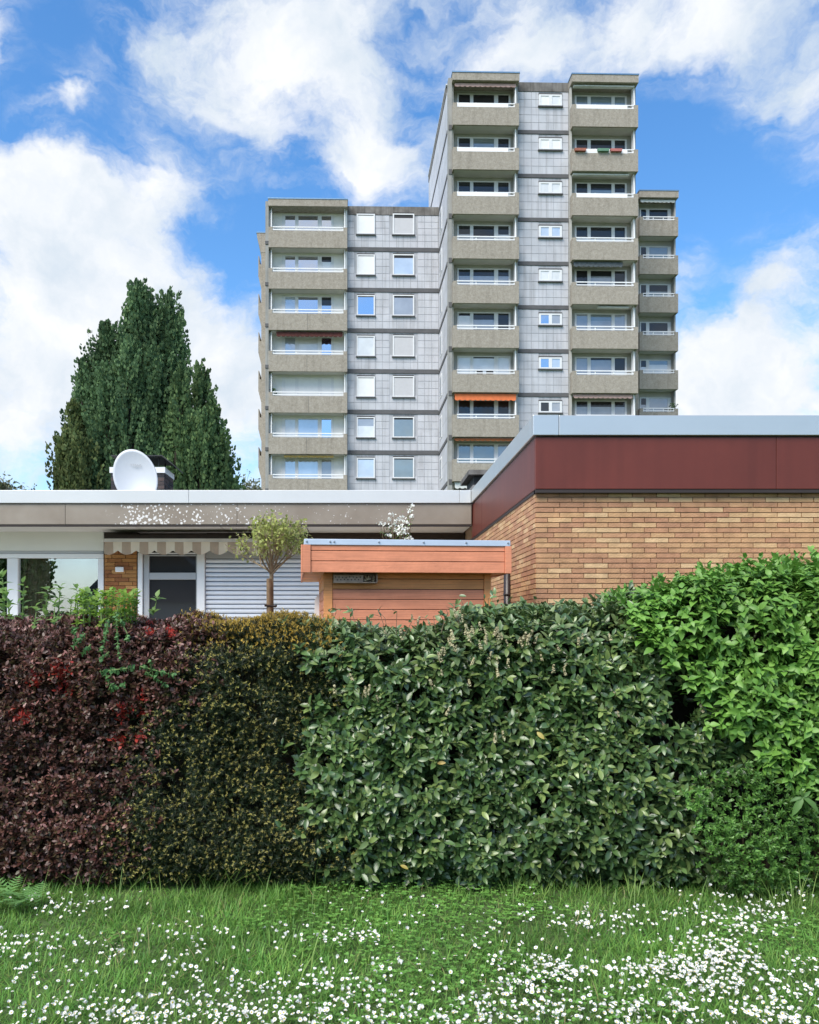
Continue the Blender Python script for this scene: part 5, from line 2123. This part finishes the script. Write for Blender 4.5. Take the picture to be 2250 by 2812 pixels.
# --- purple barberry, left
POLY_B = [(-1200, 1300), (565, 1300), (568, 1760), (540, 1850), (470, 1930), (390, 2010), (385, 2120), (365, 2230), (310, 2330), (280, 2446), (-1200, 2446)]
bar = thing('barberry_shrub', 'dark purple-red barberry shrub at the left end of the hedge', 'shrub', (hx(200), YHED + .4, 0))
P, N, d = hedge_pts(26000, POLY_B, (hx(-700), hx(640)), depth=.075, seed=51, hole=.50, jitter=42)
A = N * .8 + RNG.normal(0, .45, P.shape) + np.array([0, 0, .5])
lv = shoots(P, A, 6, .018, (.35, 1.2), .032, .4)
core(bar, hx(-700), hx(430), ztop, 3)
px = PX0 + FPX * lv[0][:, 0] / lv[0][:, 1]
py = PY0 - FPX * (lv[0][:, 2] - EYE) / lv[0][:, 1]
red = np.zeros(len(px), bool)
for cx, cy, r_ in ((172, 1850, 34), (98, 1868, 22), (178, 1893, 20), (392, 1914, 18), (58, 1965, 30), (340, 1958, 26), (385, 2022, 16), (395, 1960, 16), (330, 2030, 20), (470, 1740, 18), (410, 1730, 18)):
    red |= (np.hypot(px - cx, (py - cy)) < r_ * RNG.uniform(.4, 1.2, len(px))) & (RNG.uniform(0, 1, len(px)) < .75)
make_leaves(bar, 'leaf', 'foliage', T_BARB, tuple(a[~red] for a in lv), LM['barberry'], 300)
make_leaves(bar, 'red_leaf', 'red_leaves', T_BARB, tuple(a[red] for a in lv), LM['barberry_red'], 0)

# --- yew with yellow new growth
POLY_Y = [(555, 1300), (885, 1300), (880, 1720), (860, 1780), (905, 1850), (930, 1900), (900, 1990), (850, 2080), (845, 2180), (885, 2270), (920, 2380), (925, 2446), (260, 2446), (300, 2330), (355, 2230), (375, 2120), (380, 2010), (460, 1930), (530, 1850), (560, 1760)]
yew = thing('yew_shrub', 'dark yew with yellow-tipped shoots between the purple barberry and the laurel', 'shrub', (hx(650), YHED + .4, 0))
P, N, d = hedge_pts(44000, POLY_Y, (hx(60), hx(1010)), depth=.08, seed=52, hole=.60, jitter=42)
A = unit(N * .8 + RNG.normal(0, .5, P.shape) + np.array([0, 0, .35]))
lv = shoots(P, A, 8, .035, (.7, 1.35), .021, .3)
V_, F_ = scatter(T_NEED, lv[0], lv[1], lv[2], lv[3])
tag(link('foliage', fast_mesh('foliage', V_, F_, LM['yew'], ORG[yew.name]), yew), kind='stuff')
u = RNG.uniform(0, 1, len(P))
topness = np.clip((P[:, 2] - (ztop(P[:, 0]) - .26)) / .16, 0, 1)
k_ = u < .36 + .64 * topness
top_lit = k_ & (topness > RNG.uniform(.15, .6, len(P)))  # tips near the top take the colour with the light put in
k_ &= ~top_lit
lv = shoots(P[top_lit] + A[top_lit] * .034, A[top_lit], 6, .014, (.3, 1.1), .0155, .4)
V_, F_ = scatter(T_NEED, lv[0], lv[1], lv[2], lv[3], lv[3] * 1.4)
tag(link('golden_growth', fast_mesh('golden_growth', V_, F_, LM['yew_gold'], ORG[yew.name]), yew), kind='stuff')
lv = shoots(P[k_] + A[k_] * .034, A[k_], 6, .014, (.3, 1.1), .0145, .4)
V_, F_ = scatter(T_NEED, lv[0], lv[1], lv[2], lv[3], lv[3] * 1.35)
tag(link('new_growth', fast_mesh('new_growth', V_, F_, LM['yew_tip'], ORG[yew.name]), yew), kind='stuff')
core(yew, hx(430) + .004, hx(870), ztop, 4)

# --- bright green shrub, upper right, hanging over the laurel
POLY_D = [(1655, 1640), (1680, 1300), (3300, 1300), (3300, 2190), (2240, 2190), (2150, 2165), (2080, 2120), (2050, 2030), (1960, 1990), (1930, 1900), (1850, 1850), (1800, 1770), (1730, 1720)]
# --- small-leaved green shrub, lower right
POLY_P = [(1880, 2180), (1990, 2120), (2060, 2110), (2160, 2170), (3300, 2190), (3300, 2446), (2000, 2446), (1920, 2330)]
# --- cherry laurel, centre
POLY_L = [(875, 1300), (1700, 1300), (1700, 1600), (1760, 1720), (1830, 1780), (1880, 1860), (1960, 1910), (1990, 2000), (2080, 2040), (2100, 2130), (2010, 2140), (1930, 2180), (1900, 2290), (1990, 2420), (2020, 2446), (900, 2446), (900, 2370), (870, 2270), (835, 2180), (838, 2080), (885, 1990), (905, 1900), (880, 1850), (845, 1780), (868, 1720)]
lau = thing('cherry_laurel_shrub', 'glossy dark green laurel with cream flower spikes in the middle of the hedge', 'shrub', (hx(1350), YHED + .4, 0))
P, N, d = hedge_pts(7200, POLY_L, (hx(760), hx(2150)), depth=.085, seed=53, hole=.56, jitter=30, ztadd=-.045)
A = N * .95 + RNG.normal(0, .42, P.shape) + np.array([0, 0, .45])
lv = shoots(P, A, 7, .06, (.5, 1.4), .062, .5, droop=.02)
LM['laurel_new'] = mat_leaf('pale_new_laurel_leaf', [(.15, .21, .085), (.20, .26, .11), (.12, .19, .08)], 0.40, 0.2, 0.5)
new = (lv[0][:, 2] > ztop(lv[0][:, 0]) - RNG.uniform(.05, .36, len(lv[0]))) & (RNG.uniform(0, 1, len(lv[0])) < .45)  # part of the leaves near the top take a paler colour
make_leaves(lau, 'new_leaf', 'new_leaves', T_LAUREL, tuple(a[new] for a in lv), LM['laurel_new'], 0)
lv = tuple(a[~new] for a in lv)
make_leaves(lau, 'leaf', 'foliage', T_LAUREL, lv, LM['laurel'], 300)
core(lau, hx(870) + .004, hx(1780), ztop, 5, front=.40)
# flower spikes
spk = []
rs = random.Random(9)
spots = [(1010, 1900), (1000, 1905), (1040, 1915), (1115, 2030), (1122, 2040), (1385, 2018), (1360, 2030), (752, 1980), (1060, 1730), (920, 1730), (1195, 1880), (1215, 1845), (1370, 1850), (1520, 1840), (1555, 1845), (1690, 1905), (1600, 1745), (1590, 1760), (1680, 1750), (1930, 1945), (2065, 1745), (1700, 1960), (1830, 1990)]
for _ in range(42):
    spots.append((rs.gauss(1330, 100), rs.gauss(1745, 40)))
for _ in range(14):
    spots.append((rs.uniform(900, 1700), rs.uniform(1690, 1960)))
flo = tmpl_flat([(-.5, .3), (0, .5), (.5, .3)])
spike_meshes = []
for q in range(5):
    n_ = 44
    t = RNG.uniform(0, 1, n_)
    ang = RNG.uniform(0, 2 * math.pi, n_)
    rad_ = (.011 - .006 * t)
    Pq = np.stack([rad_ * np.cos(ang), rad_ * np.sin(ang), .012 + t * .062], 1)
    Dq = np.stack([np.cos(ang), np.sin(ang), np.full(n_, .6)], 1)
    V_, F_ = scatter(flo, Pq, unit(np.cross(Dq, np.array([[0, 0, 1.]])) + 1e-3), unit(Dq), np.full(n_, .0095) * RNG.uniform(.7, 1.2, n_))
    spike_meshes.append(fast_mesh('flower_spike', V_, F_, LM['spike']))
for i, (px, py) in enumerate(spots):
    q = W(px, py + 14, YHED - .05 + rs.uniform(-.03, .02))
    zt = float(ztop(np.array([q.x]))[0])
    if q.z > zt - .1:
        q = W(px, py + 14, YHED + .1 + rs.uniform(-.05, .25))
        q.z = min(q.z, zt + .01)
    o = link('flower_spike', spike_meshes[i % 5], lau, q)
    o.rotation_euler = (rs.uniform(-.1, .5), rs.uniform(-.4, .4), rs.uniform(0, 6))
    sc_ = rs.uniform(.6, 1.05)
    o.scale = (sc_ * 1.1, sc_ * 1.1, sc_)
# bare young shoots standing above the clipped top
for i in range(22):
    px = rs.choice((rs.uniform(900, 1350), rs.uniform(900, 1650)))
    x = hx(px, YHED + .2)
    zt = float(ztop(np.array([x]))[0]) - .08
    p0 = Vector((x, YHED + rs.uniform(.1, .4), zt))
    p1 = p0 + Vector((rs.uniform(-.05, .05), rs.uniform(-.04, .04), rs.uniform(.08, .15)))
    p2 = p1 + Vector((rs.uniform(-.05, .05), rs.uniform(-.04, .04), rs.uniform(.0, .05)))
    b = MB()
    b.tube(p0, p1, .0022, .0016, 5, cap=False)
    b.tube(p1, p2, .0016, .0010, 5, cap=False)
    b.build('shoot', M['bark'], lau)
    nl = rs.randint(1, 3)
    leaf_objects('leaf', T_LAUREL, np.array([tuple(p1.lerp(p2, rs.random())) for _ in range(nl)]), unit(RNG.normal(0, 1, (nl, 3)) + np.array([0, 0, .5])), unit(RNG.normal(0, .5, (nl, 3)) + np.array([0, -.5, .6])), RNG.uniform(.025, .05, nl), LM['laurel'], lau)
# a few turning leaves
P2 = np.array([tuple(W(px, py, YHED - .09)) for px, py in ((1475, 2010), (1100, 2376), (1225, 2095))])
leaf_objects('yellow_leaf', T_LAUREL, P2, unit(RNG.normal(0, .6, P2.shape) + np.array([.2, -.4, -.3])), unit(RNG.normal(0, .3, P2.shape) + np.array([0, -.8, .5])), RNG.uniform(.05, .075, len(P2)), mat_leaf('yellowing_leaf', [(.40, .26, .07), (.34, .30, .06), (.42, .16, .07)], .5, .2), lau)

dog = thing('green_shrub', 'bright green shrub with pointed oval leaves at the upper right of the hedge', 'shrub', (hx(2100), YHED + .4, 0))
P, N, d = hedge_pts(6500, POLY_D, (hx(1560), hx(2900)), depth=.07, seed=54, hole=.66, bulge=.13, ztadd=-.075, top_depth=.7)
A = N * .6 + RNG.normal(0, .4, P.shape) + np.array([0, 0, .55])
lv = shoots(P, A, 8, .062, (.7, 1.45), .056, .35, pairs=True, droop=.30)
make_leaves(dog, 'leaf', 'foliage', T_DOG, lv, LM['dogwood'], 300)
core(dog, hx(1780) + .004, hx(2900), lambda x: ztop(x), 6, front=.36, zbot=.10)
# upright young tips above the clipped top
tp_, ta_ = [], []
for _ in range(70):
    x = rs.uniform(hx(1690), hx(2400))
    zt = float(ztop(np.array([x]))[0])
    tp_.append((x, YHED + rs.uniform(0, .5), zt - .13 + rs.uniform(0, .06)))
    ta_.append((rs.gauss(0, .15), rs.gauss(-.05, .15), 1))
lv = shoots(np.array(tp_), np.array(ta_), 7, .10, (.25, .8), .05, .3, pairs=True)
V_, F_ = scatter(T_DOG, *lv)
tag(link('young_tips', fast_mesh('young_tips', V_, F_, LM['dogwood'], ORG[dog.name], smooth=True), dog), kind='stuff')

pri = thing('boxwood_shrub', 'dense small-leaved green shrub low at the right end of the hedge', 'shrub', (hx(2100), YHED - .05, 0))
P, N, d = hedge_pts(15000, POLY_P, (hx(1780), hx(2900)), depth=.06, seed=55, hole=.62, bulge=.17)
A = N * .8 + RNG.normal(0, .4, P.shape) + np.array([0, 0, .5])
lv = shoots(P, A, 9, .035, (.35, 1.15), .028, .3)
make_leaves(pri, 'leaf', 'foliage', T_PRIV, lv, LM['privet'], 300)
st = MB()
for i in range(24):
    x = rs.uniform(hx(1930), hx(2800))
    st.tube((x, YHED + .2, 0), (x + rs.uniform(-.1, .1), YHED + .12, .4), .01, .004, 6)
tag(st.build('stems', M['bark'], pri), kind='stuff')

# leathery-leaved sprig at the far right
sp_r = thing('viburnum_sprig', 'sprig with long leathery pale green leaves poking out at the right edge of the hedge', 'sprig', tuple(W(2215, 2195, YHED)))
q = W(2205, 2190, YHED - .20)
b = MB()
b.tube(W(2225, 2260, YHED + .1), q, .006, .004, 6)
b.build('stem', M['shoot'], sp_r)
Pv = np.array([tuple(q)] * 6)
Dv = unit(np.array([(-.55, -.2, -.7), (.75, -.25, -.5), (.5, .1, -.75), (-.2, -.3, .5), (-.95, .1, -.2), (.6, -.1, .5)]))
Nv = unit(np.array([(-.3, -.8, .5), (.2, -.8, .6), (.1, -.9, .3), (0, -.9, -.2), (0, -.7, .6), (0, -.8, .3)]))
leaf_objects('leaf', T_LONG, Pv, Dv, Nv, np.array([.115, .125, .10, .055, .07, .06]), LM['leathery'], sp_r)

# --- green shoots growing up through the barberry
def sprig(name, label, shootsl, leafm, tm, size, nleaf, nparts=300, group=None):
    root = thing(name, label, 'shrub', tuple(Vector((W(shootsl[0][0], 0, YHED).x, YHED + .3, 0))), group=group)
    b = MB()
    Pl, Al, Ll = [], [], []
    for (x0_, y0_, x1_, y1_, dep) in shootsl:
        a = W(x0_, y0_, YHED + dep)
        c_ = W(x1_, y1_, YHED + dep)
        MB().tube(a, c_, .005, .003, 6, cap=False).build('stem', M['shoot'], root)
        L_ = (c_ - a).length
        n_ = max(1, int(L_ / .05))
        for i in range(n_ + 1):
            p = a.lerp(c_, i / n_)
            Pl.append(tuple(p))
            Al.append(tuple((c_ - a).normalized() + Vector((rs.gauss(0, .15), rs.gauss(-.1, .15), rs.gauss(0, .1)))))
    lv = shoots(np.array(Pl), np.array(Al), nleaf, .04, (.5, 1.3), size, .3, pairs=True, droop=.15)
    make_leaves(root, 'leaf', 'foliage', tm, lv, leafm, min(nparts, len(lv[0]) // 2))
    return root


sprig('hydrangea_shrub', 'pale green leafy shoots standing above the barberry in front of the big window',
      [(14, 1700, 8, 1592, .35), (28, 1700, 20, 1640, .3), (62, 1700, 66, 1615, .35), (125, 1700, 130, 1632, .3), (160, 1700, 165, 1622, .35), (205, 1690, 212, 1628, .3), (95, 1720, 100, 1680, .15), (190, 1700, 196, 1660, .25), (150, 1715, 150, 1670, .1), (232, 1700, 240, 1640, .3), (420, 1690, 430, 1652, .4)],
      LM['pale_green'], T_DOG, .062, 4)
sprig('privet_shrub', 'lime green leafy clump above the barberry beside the brick pillar',
      [(x_, 1720, x_ + rs.uniform(-12, 12), rs.uniform(1632, 1665), rs.uniform(.05, .45)) for x_ in np.linspace(212, 372, 34)],
      LM['lime'], T_DOG, .044, 6)
sprig('rose_shrub', 'blue-green leafy branches hanging through the front of the purple barberry',
      [(320, 1680, 325, 1790, -.08), (300, 1700, 285, 1770, -.07), (200, 1720, 205, 1745, -.08), (330, 1700, 350, 1740, -.08), (235, 1740, 215, 1760, -.08), (300, 1790, 290, 1800, -.08), (275, 1845, 350, 1835, -.08), (290, 1850, 300, 1875, -.08), (385, 1830, 460, 1850, -.08), (400, 1845, 440, 1870, -.08), (300, 1890, 325, 1885, -.08), (410, 1810, 420, 1850, -.08), (250, 1770, 240, 1780, -.08)],
      LM['rose'], T_ROUND, .030, 8)
# ------------------------------------------------------------------ meadow
LM['grass'] = mat_leaf('grass_blade', [(.11, .27, .055), (.145, .335, .065), (.19, .39, .08), (.27, .43, .09), (.125, .30, .07)], 0.5, 0.45, 0.35, patch=0.3, pscale=1.8)
LM['tall_grass'] = mat_leaf('tall_grass_blade', [(.14, .26, .06), (.19, .32, .07), (.24, .36, .09)], 0.5, 0.4, 0.35, patch=0.2)
LM['clover'] = mat_leaf('clover_leaf', [(.11, .26, .05), (.15, .33, .065), (.19, .38, .08)], 0.5, 0.3, 0.35, patch=0.3)
LM['weed'] = mat_leaf('weed_leaf', [(.12, .26, .08), (.16, .32, .10)], 0.5, 0.25, 0.35)


def field(n, xr, yr, seed):
    r = np.random.default_rng(seed)
    return r.uniform(xr[0], xr[1], n), r.uniform(yr[0], yr[1], n)


def blades(n, xr, yr, hmin, hmax, wid, m, name, label, seed, lean=.75, dens=None, kinds=3):
    x, y = field(n, xr, yr, seed)
    if dens is not None:
        k = RNG.uniform(0, 1, n) < dens(x, y)
        x, y = x[k], y[k]
    n = len(x)
    tuft = nz(x, y, seed + 5, 5.0)
    h = RNG.uniform(hmin, hmax, n) * np.clip(1 + .55 * tuft, .35, 2)
    a = RNG.uniform(0, 2 * math.pi, n)
    ln = np.abs(RNG.normal(0, lean, n))
    D = np.stack([np.cos(a) * ln, np.sin(a) * ln, np.ones(n)], 1)
    N = np.stack([np.cos(a), np.sin(a), np.zeros(n)], 1) * -1 + np.array([0, 0, .2])
    P = np.stack([x, y, np.zeros(n)], 1)
    tm = tmpl_flat([(0, 1), (.4, .9), (.75, .6), (1, .08)], curve=-.0)
    tm[0][:, 2] = -.5 * tm[0][:, 1] ** 2
    V_, F_ = scatter(tm, P, D, N, h, RNG.uniform(.7, 1.3, n) * wid)
    o = link(name, fast_mesh(name, V_, F_, m))
    tag(o, label, 'grass', kind='stuff')
    return o


blades(120000, (-3.6, 4.6), (2.75, 5.35), .03, .075, .0024, LM['grass'], 'grass', 'short meadow grass growing in front of the hedge', 61, dens=lambda x, y: np.clip(.75 + .3 * nz(x, y, 70, 3.0), .4, 1))
blades(5000, (-3.6, 4.6), (4.55, 5.1), .08, .20, .0020, LM['tall_grass'], 'tall_grass', 'taller uncut grass along the foot of the hedge', 62, lean=.4, dens=lambda x, y: np.clip((y - 4.55) * .6 + .9 * nz(x, y, 71, 3.5), .03, 1))
blades(2600, (-3.6, 4.6), (3.0, 5.0), .13, .24, .0032, LM['tall_grass'], 'grass_tuft', 'scattered tufts of longer grass among the daisies', 63, lean=.6, dens=lambda x, y: (nz(x, y, 72, 4.0) > .75) * 1.0)

LM['straw'] = mat_leaf('dry_grass_blade', [(.34, .30, .14), (.42, .36, .18), (.28, .27, .10)], 0.7, 0.3, 0.2)
blades(1000, (-3.6, 4.6), (2.8, 5.0), .04, .10, .0020, LM['straw'], 'dry_grass', 'scattered dry straw-coloured grass blades in the meadow', 65, lean=1.1)
# clover and other flat leaves
n = 16000
x, y = field(n, (-3.5, 4.5), (2.8, 5.2), 64)
k = nz(x, y, 73, 2.6) > .05
x, y = x[k], y[k]
n = len(x)
cl_t = tmpl_flat([(0, .10), (.5, .42), (.9, .36), (1.02, .10)])
Pc = np.stack([x, y, RNG.uniform(.02, .075, n)], 1)
PP, DD, NN = [], [], []
for j in range(3):
    a = RNG.uniform(0, .6, n) + j * 2.094
    DD.append(np.stack([np.cos(a), np.sin(a), np.full(n, .1)], 1))
    PP.append(Pc)
    NN.append(unit(np.stack([RNG.normal(0, .25, n), RNG.normal(-.2, .25, n), np.ones(n)], 1)))
V_, F_ = scatter(cl_t, np.concatenate(PP), np.concatenate(DD), np.concatenate(NN), RNG.uniform(.009, .017, n * 3))
tag(link('clover', fast_mesh('clover', V_, F_, LM['clover'])), 'low clover leaves spreading between the grass blades', 'clover', kind='stuff')

# daisies: clusters (px, py, spread x, spread y, how many)
clusters = [(350, 2775, 330, 26, 150), (800, 2725, 190, 36, 110), (560, 2800, 420, 22, 110), (1260, 2792, 200, 22, 70), (260, 2650, 260, 50, 30), (80, 2583, 60, 16, 28), (20, 2590, 30, 20, 10), (130, 2468, 70, 14, 20), (150, 2500, 40, 12, 10),
            (270, 2482, 60, 16, 18), (310, 2612, 36, 24, 16), (90, 2660, 90, 30, 20), (515, 2610, 40, 30, 14), (510, 2560, 60, 25, 12), (600, 2555, 40, 12, 6), (900, 2562, 90, 16, 30), (1020, 2570, 60, 14, 16), (1000, 2670, 120, 30, 16), (540, 2670, 60, 16, 8), (860, 2690, 60, 16, 16), (1080, 2650, 60, 20, 8),
            (1240, 2520, 90, 20, 12), (1300, 2570, 60, 20, 8), (1400, 2610, 50, 30, 16), (1480, 2505, 70, 14, 14), (1620, 2530, 60, 22, 34), (1690, 2520, 60, 16, 14), (1880, 2505, 90, 12, 34), (1990, 2470, 60, 12, 12), (2050, 2500, 80, 16, 34), (2040, 2545, 60, 18, 40), (1910, 2575, 80, 10, 20), (2120, 2510, 60, 16, 16),
            (1540, 2660, 55, 16, 60), (1480, 2640, 60, 20, 20), (1720, 2660, 50, 12, 20), (1810, 2650, 50, 18, 40), (1900, 2670, 70, 24, 80), (1990, 2640, 70, 26, 70), (1960, 2610, 60, 16, 40), (2000, 2700, 60, 20, 40), (2150, 2690, 70, 30, 50), (2220, 2640, 40, 20, 16),
            (1470, 2720, 80, 22, 44), (1370, 2700, 50, 16, 16), (1280, 2740, 60, 14, 10), (1650, 2770, 120, 18, 50), (1800, 2730, 100, 22, 40), (1950, 2790, 160, 18, 60), (2150, 2775, 90, 24, 50), (1450, 2775, 120, 18, 24), (1100, 2460, 300, 20, 12), (1900, 2440, 120, 10, 8), (2150, 2450, 100, 16, 20), (1125, 2640, 700, 90, 70)]
dp = []
rd = random.Random(21)
for cx, cy, sx, sy, n_ in clusters:
    for _ in range(int(n_ * 1.5)):
        px, py = rd.gauss(cx, sx), rd.gauss(cy, sy)
        if py < 2425:
            continue
        h = rd.uniform(.04, .085)
        Y = FPX * (EYE - h) / (py - PY0)
        if Y < 2.9 or Y > 4.8:
            continue
        dp.append(((px - PX0) * Y / FPX, Y, h))
# a few outside the frame so the meadow goes on
for _ in range(160):
    Y = rd.uniform(3.0, 4.7)
    dp.append((rd.choice((rd.uniform(-3.5, -Y * .46), rd.uniform(Y * .58, 4.5))), Y, rd.uniform(.05, .11)))


def daisy_mesh(seed):
    r = random.Random(seed)
    b = MB()
    npet = 15
    cup = (0.0, .15, .3, .6, 1.2, 2.0)[seed % 6]
    for i in range(npet):
        a = 2 * math.pi * i / npet + r.uniform(-.05, .05)
        R1 = r.uniform(.0115, .0135)
        w = .17
        b.v += [(math.cos(a - w) * .003, math.sin(a - w) * .003, 0), (math.cos(a + w) * .003, math.sin(a + w) * .003, 0)]
        b.v += [(math.cos(a + w) * R1 * .8, math.sin(a + w) * R1 * .8, cup * .01), (math.cos(a) * R1, math.sin(a) * R1, cup * .013), (math.cos(a - w) * R1 * .8, math.sin(a - w) * R1 * .8, cup * .01)]
        k = len(b.v) - 5
        b.f.append((k, k + 1, k + 2, k + 3, k + 4))
        b.m.append(0)
    k = len(b.v)
    for j in range(8):
        a = 2 * math.pi * j / 8
        b.v.append((math.cos(a) * .0042, math.sin(a) * .0042, .0012))
    b.v.append((0, 0, .0035))
    for j in range(8):
        b.f.append((k + j, k + (j + 1) % 8, k + 8))
        b.m.append(1)
    b.tube((0, 0, -.001), (r.uniform(-.01, .01), r.uniform(-.01, .01), -.075), .0011, .0013, 4, m=2, cap=False)
    return b


d_mb = [daisy_mesh(i) for i in range(6)]
d_me = [b.mesh('daisy', [M['petal'], M['yellow'], M['stem']]) for b in d_mb]
dp.sort(key=lambda p: (not (-.45 * p[1] < p[0] < .57 * p[1]), p[1]))
inframe = [p for p in dp if -.44 * p[1] < p[0] < .565 * p[1] and FPX * (EYE - p[2]) / p[1] + PY0 < 2815]
outframe = [p for p in dp if p not in set(inframe)]
rd.shuffle(inframe)
single = sorted(inframe, key=lambda p: p[1] + rd.uniform(0, .5))[:300]
sset = set(single)
stuffv, stufff, stuffm = [], [], []
big = MB()
for p in dp:
    e = Matrix.Rotation(rd.gauss(.32, .36), 4, 'X') @ Matrix.Rotation(rd.gauss(0, .36), 4, 'Y') @ Matrix.Rotation(rd.uniform(0, 6.28), 4, 'Z')
    s_ = rd.choice((rd.uniform(.35, .6), rd.uniform(.55, .8), rd.uniform(.65, .9)))
    i = rd.choice((0, 0, 1, 1, 2, 2, 3, 3, 4, 5))
    if p in sset:
        o = link('daisy', d_me[i], None, p)
        o.rotation_euler = e.to_euler()
        o.scale = (s_, s_, s_)
        tag(o, 'white daisy with yellow centre open in the meadow grass, one of the nearest', 'daisy', 'daisies in the meadow')
        sset.discard(p)
    else:
        k = len(big.v)
        for v in d_mb[i].v:
            q = e @ Vector(v) * s_
            big.v.append((q.x + p[0], q.y + p[1], q.z + p[2]))
        big.f += [tuple(k + t for t in f) for f in d_mb[i].f]
        big.m += d_mb[i].m
bo = big.build('daisies', [M['petal'], M['yellow'], M['stem']])
tag(bo, 'many more white daisies scattered through the grass towards the hedge', 'daisies', kind='stuff')

# thistle-like weed at the left foot of the hedge
wq = W(30, 2462, 4.6)
weed = thing('thistle_plant', 'feathery green weed with jagged leaves at the left foot of the hedge', 'plant', (wq.x, wq.y, 0))
T_TOOTH = tmpl_flat([(0, .13), (.4, .12), (1, .01)], curve=.1)
rw = random.Random(3)
for i in range(13):
    a = rw.uniform(0, 6.28)
    L_ = rw.uniform(.13, .24)
    ps, ds, ns, ss = [], [], [], []
    prev = Vector((wq.x + rw.uniform(-.14, .14), wq.y + rw.uniform(-.08, .08), .02))
    dd = Vector((math.cos(a) * .45, math.sin(a) * .35 - .1, 1.0)).normalized()
    for j in range(9):
        dd = (dd + Vector((math.cos(a) * .12, math.sin(a) * .12, -.05))).normalized()
        prev = prev + dd * (L_ / 9)
        side_ = dd.cross(Vector((0, 0, 1))).normalized()
        for sg in (-1, 1):
            ps.append(tuple(prev))
            ds.append(tuple((side_ * sg + dd * .6).normalized()))
            ns.append((0, -.2, 1))
            ss.append(.042 * math.sin(math.pi * (j + 1.2) / 11) + .012)
    ps.append(tuple(prev)); ds.append(tuple(dd)); ns.append((0, -.2, 1)); ss.append(.04)
    V_, F_ = scatter(T_TOOTH, np.array(ps), np.array(ds), np.array(ns, float), np.array(ss))
    link('leaf', fast_mesh('leaf', V_, F_, LM['weed'], ORG[weed.name]), weed)
# ------------------------------------------------------------------ what stands behind the photographer and shows mirrored in the bungalow's windows
nb = thing('gabled_house', 'house with a dark gabled roof mirrored in the bungalow window', 'house', (-13.5, -26, 0))
MB().box(-18, -9, -34, -26, 0, 3.2).build('wall', M['white_wall'], nb)
MB().prism([(-18.6, 3.204), (-8.4, 3.204), (-13.5, 8.2)], -34.5, -25.5).build('roof', M['sheet'], nb)
for xx in (-16.8, -11.6):
    wn_ = MB().box(xx, xx + 1.4, -26.0, -25.94, 1.0, 2.4).build('window', M['white'], nb)
    MB().box(xx + .1, xx + 1.3, -25.938, -25.93, 1.1, 2.3).build('pane', GL['dark'], wn_)
for i_, (tx_, ty_, th_, lab_) in enumerate(((-5.5, -30, 4.5, 'round-crowned tree mirrored in the bungalow window beside the gabled house'), (-20.0, -26, 2.4, 'low round-crowned tree left of the mirrored gabled house'), (-22.3, -26, 9.0, 'tall narrow tree mirrored at the left of the bungalow window'), (2.5, -30, 5.0, 'round-crowned tree mirrored towards the bungalow door'))):
    tr_ = thing('garden_tree', lab_, 'tree', (tx_, ty_, 0), group='trees behind the photographer')
    MB().tube((tx_, ty_, 0), (tx_, ty_, th_ * .6), .16, .08, 8).build('trunk', M['bark'], tr_)
    n_ = 7000
    q_ = unit(RNG.normal(0, 1, (n_, 3))) * (RNG.uniform(.25, 1, (n_, 1)) ** .5) * np.array([th_ * .42 if th_ < 8 else 1.9, th_ * .42 if th_ < 8 else 1.9, th_ * .38])
    q_ += np.array([tx_, ty_, th_ * .58]) + .3 * unit(RNG.normal(0, 1, (n_, 3)))
    q_ = q_[q_[:, 2] > .8]
    V_, F_ = scatter(tmpl_flat([(0, .2), (.5, .4), (1, .05)]), q_, unit(RNG.normal(0, 1, q_.shape)), unit(RNG.normal(0, 1, q_.shape)), RNG.uniform(.18, .35, len(q_)))
    tag(link('crown', fast_mesh('crown', V_, F_, LM['fresh'], ORG[tr_.name]), tr_), kind='stuff')
